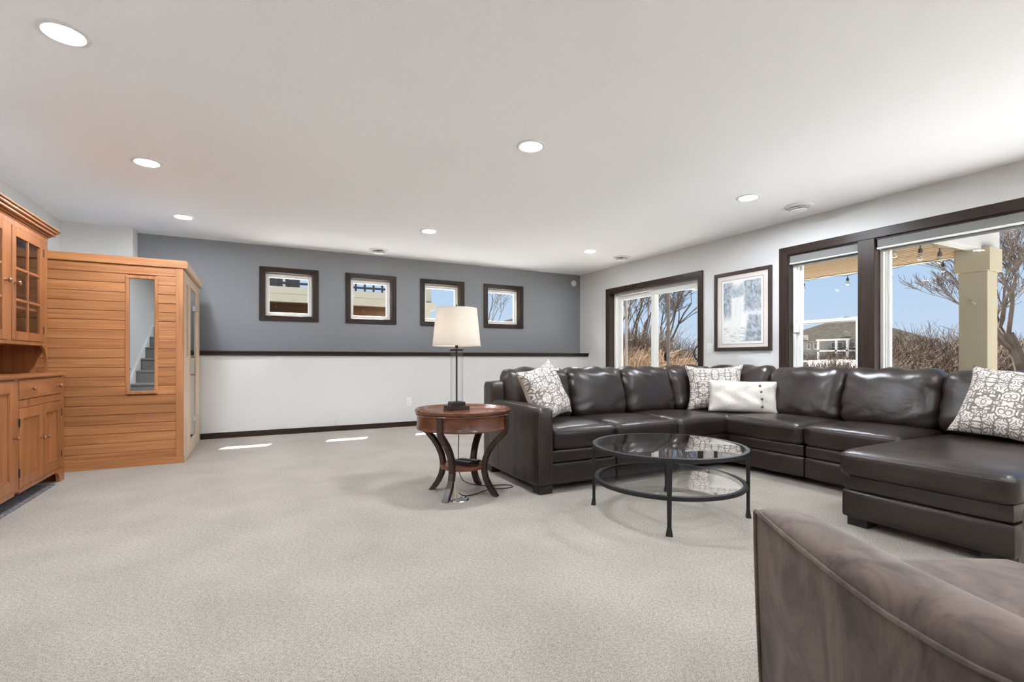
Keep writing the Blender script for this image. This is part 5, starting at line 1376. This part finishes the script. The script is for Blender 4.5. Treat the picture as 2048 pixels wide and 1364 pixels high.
scatter(4, (1225, 1400), (17, 27), (0.38, 0.55), 'behind the dry grass bank')
scatter(3, (1595, 1725), (20, 29), (0.36, 0.5), 'in front of the far grey house')
for i, (x, y, sc, kind) in enumerate(spots):
    o = protos[i] if i < 4 else protos[i % 4].copy()
    if i >= 4: COL.objects.link(o)
    o.location = (x, y, gh(x, y) - 0.05); o.rotation_euler = (0, 0, rg.uniform(0, 6.28)); o.scale = (sc, sc, sc * rg.uniform(0.9, 1.15))
    tag(o, 'leafless brown scrub tree growing ' + kind, 'tree', 'scrub trees in the thicket')
def stems(name, mat, label, n_, ur, dr_, hr, rad, seed, lean=0.35):
    rg = random.Random(seed); mb = MB()
    for i in range(n_):
        dd = dr_[0] + (dr_[1] - dr_[0]) * rg.random() ** 1.2
        x, y = ray_at(rg.uniform(*ur), dd)
        z = gh(x, y)
        h = rg.uniform(*hr) * (0.75 + 0.3 * math.sin(x * 1.1) * math.sin(y * 0.9 + 1))
        a = rg.uniform(0, 6.28); ln = lean * h * rg.uniform(0.1, 1.0)
        p0 = Vector((x, y, z)); p1 = Vector((x + 0.35 * ln * math.cos(a), y + 0.35 * ln * math.sin(a), z + 0.55 * h)); p2 = Vector((x + ln * math.cos(a), y + ln * math.sin(a), z + h))
        rr = rg.uniform(*rad)
        mb.tube([p0, p1, p2], [rr, rr * 0.8, rr * 0.35], 3, caps=False)
        for k in range(2):
            t = rg.uniform(0.3, 0.9); s_ = p0.lerp(p2, t); b_ = rg.uniform(0, 6.28); l2 = h * rg.uniform(0.15, 0.4)
            mb.tube([s_, s_ + Vector((math.cos(b_) * l2 * 0.7, math.sin(b_) * l2 * 0.7, l2 * rg.uniform(0.0, 0.9)))], [rr * 0.6, rr * 0.25], 3, caps=False)
    tag(mb.build(name, mat), label, 'brush', kind='stuff')
stems('dry_grass_bank', 'straw', 'bank of tall tan dry grass outside the sliding door', 7000, (1205, 1420), (10.5, 15.5), (0.7, 1.45), (0.006, 0.013), 3, 0.5)
stems('brush_thicket', 'twig', 'thicket of leafless brown brush behind the dry grass', 6000, (1205, 1420), (14.0, 21.0), (1.2, 2.1), (0.006, 0.014), 4, 0.5)
stems('brush_thicket_porch', 'twig', 'thicket of leafless grey-brown brush beyond the porch', 9000, (1735, 2100), (13.0, 24.0), (1.1, 2.2), (0.006, 0.013), 6, 0.6)
stems('brush_thicket_low', 'twig', 'sparse low brush in front of the far grey house', 1700, (1580, 1745), (15.0, 26.0), (0.7, 1.7), (0.006, 0.012), 9, 0.5)
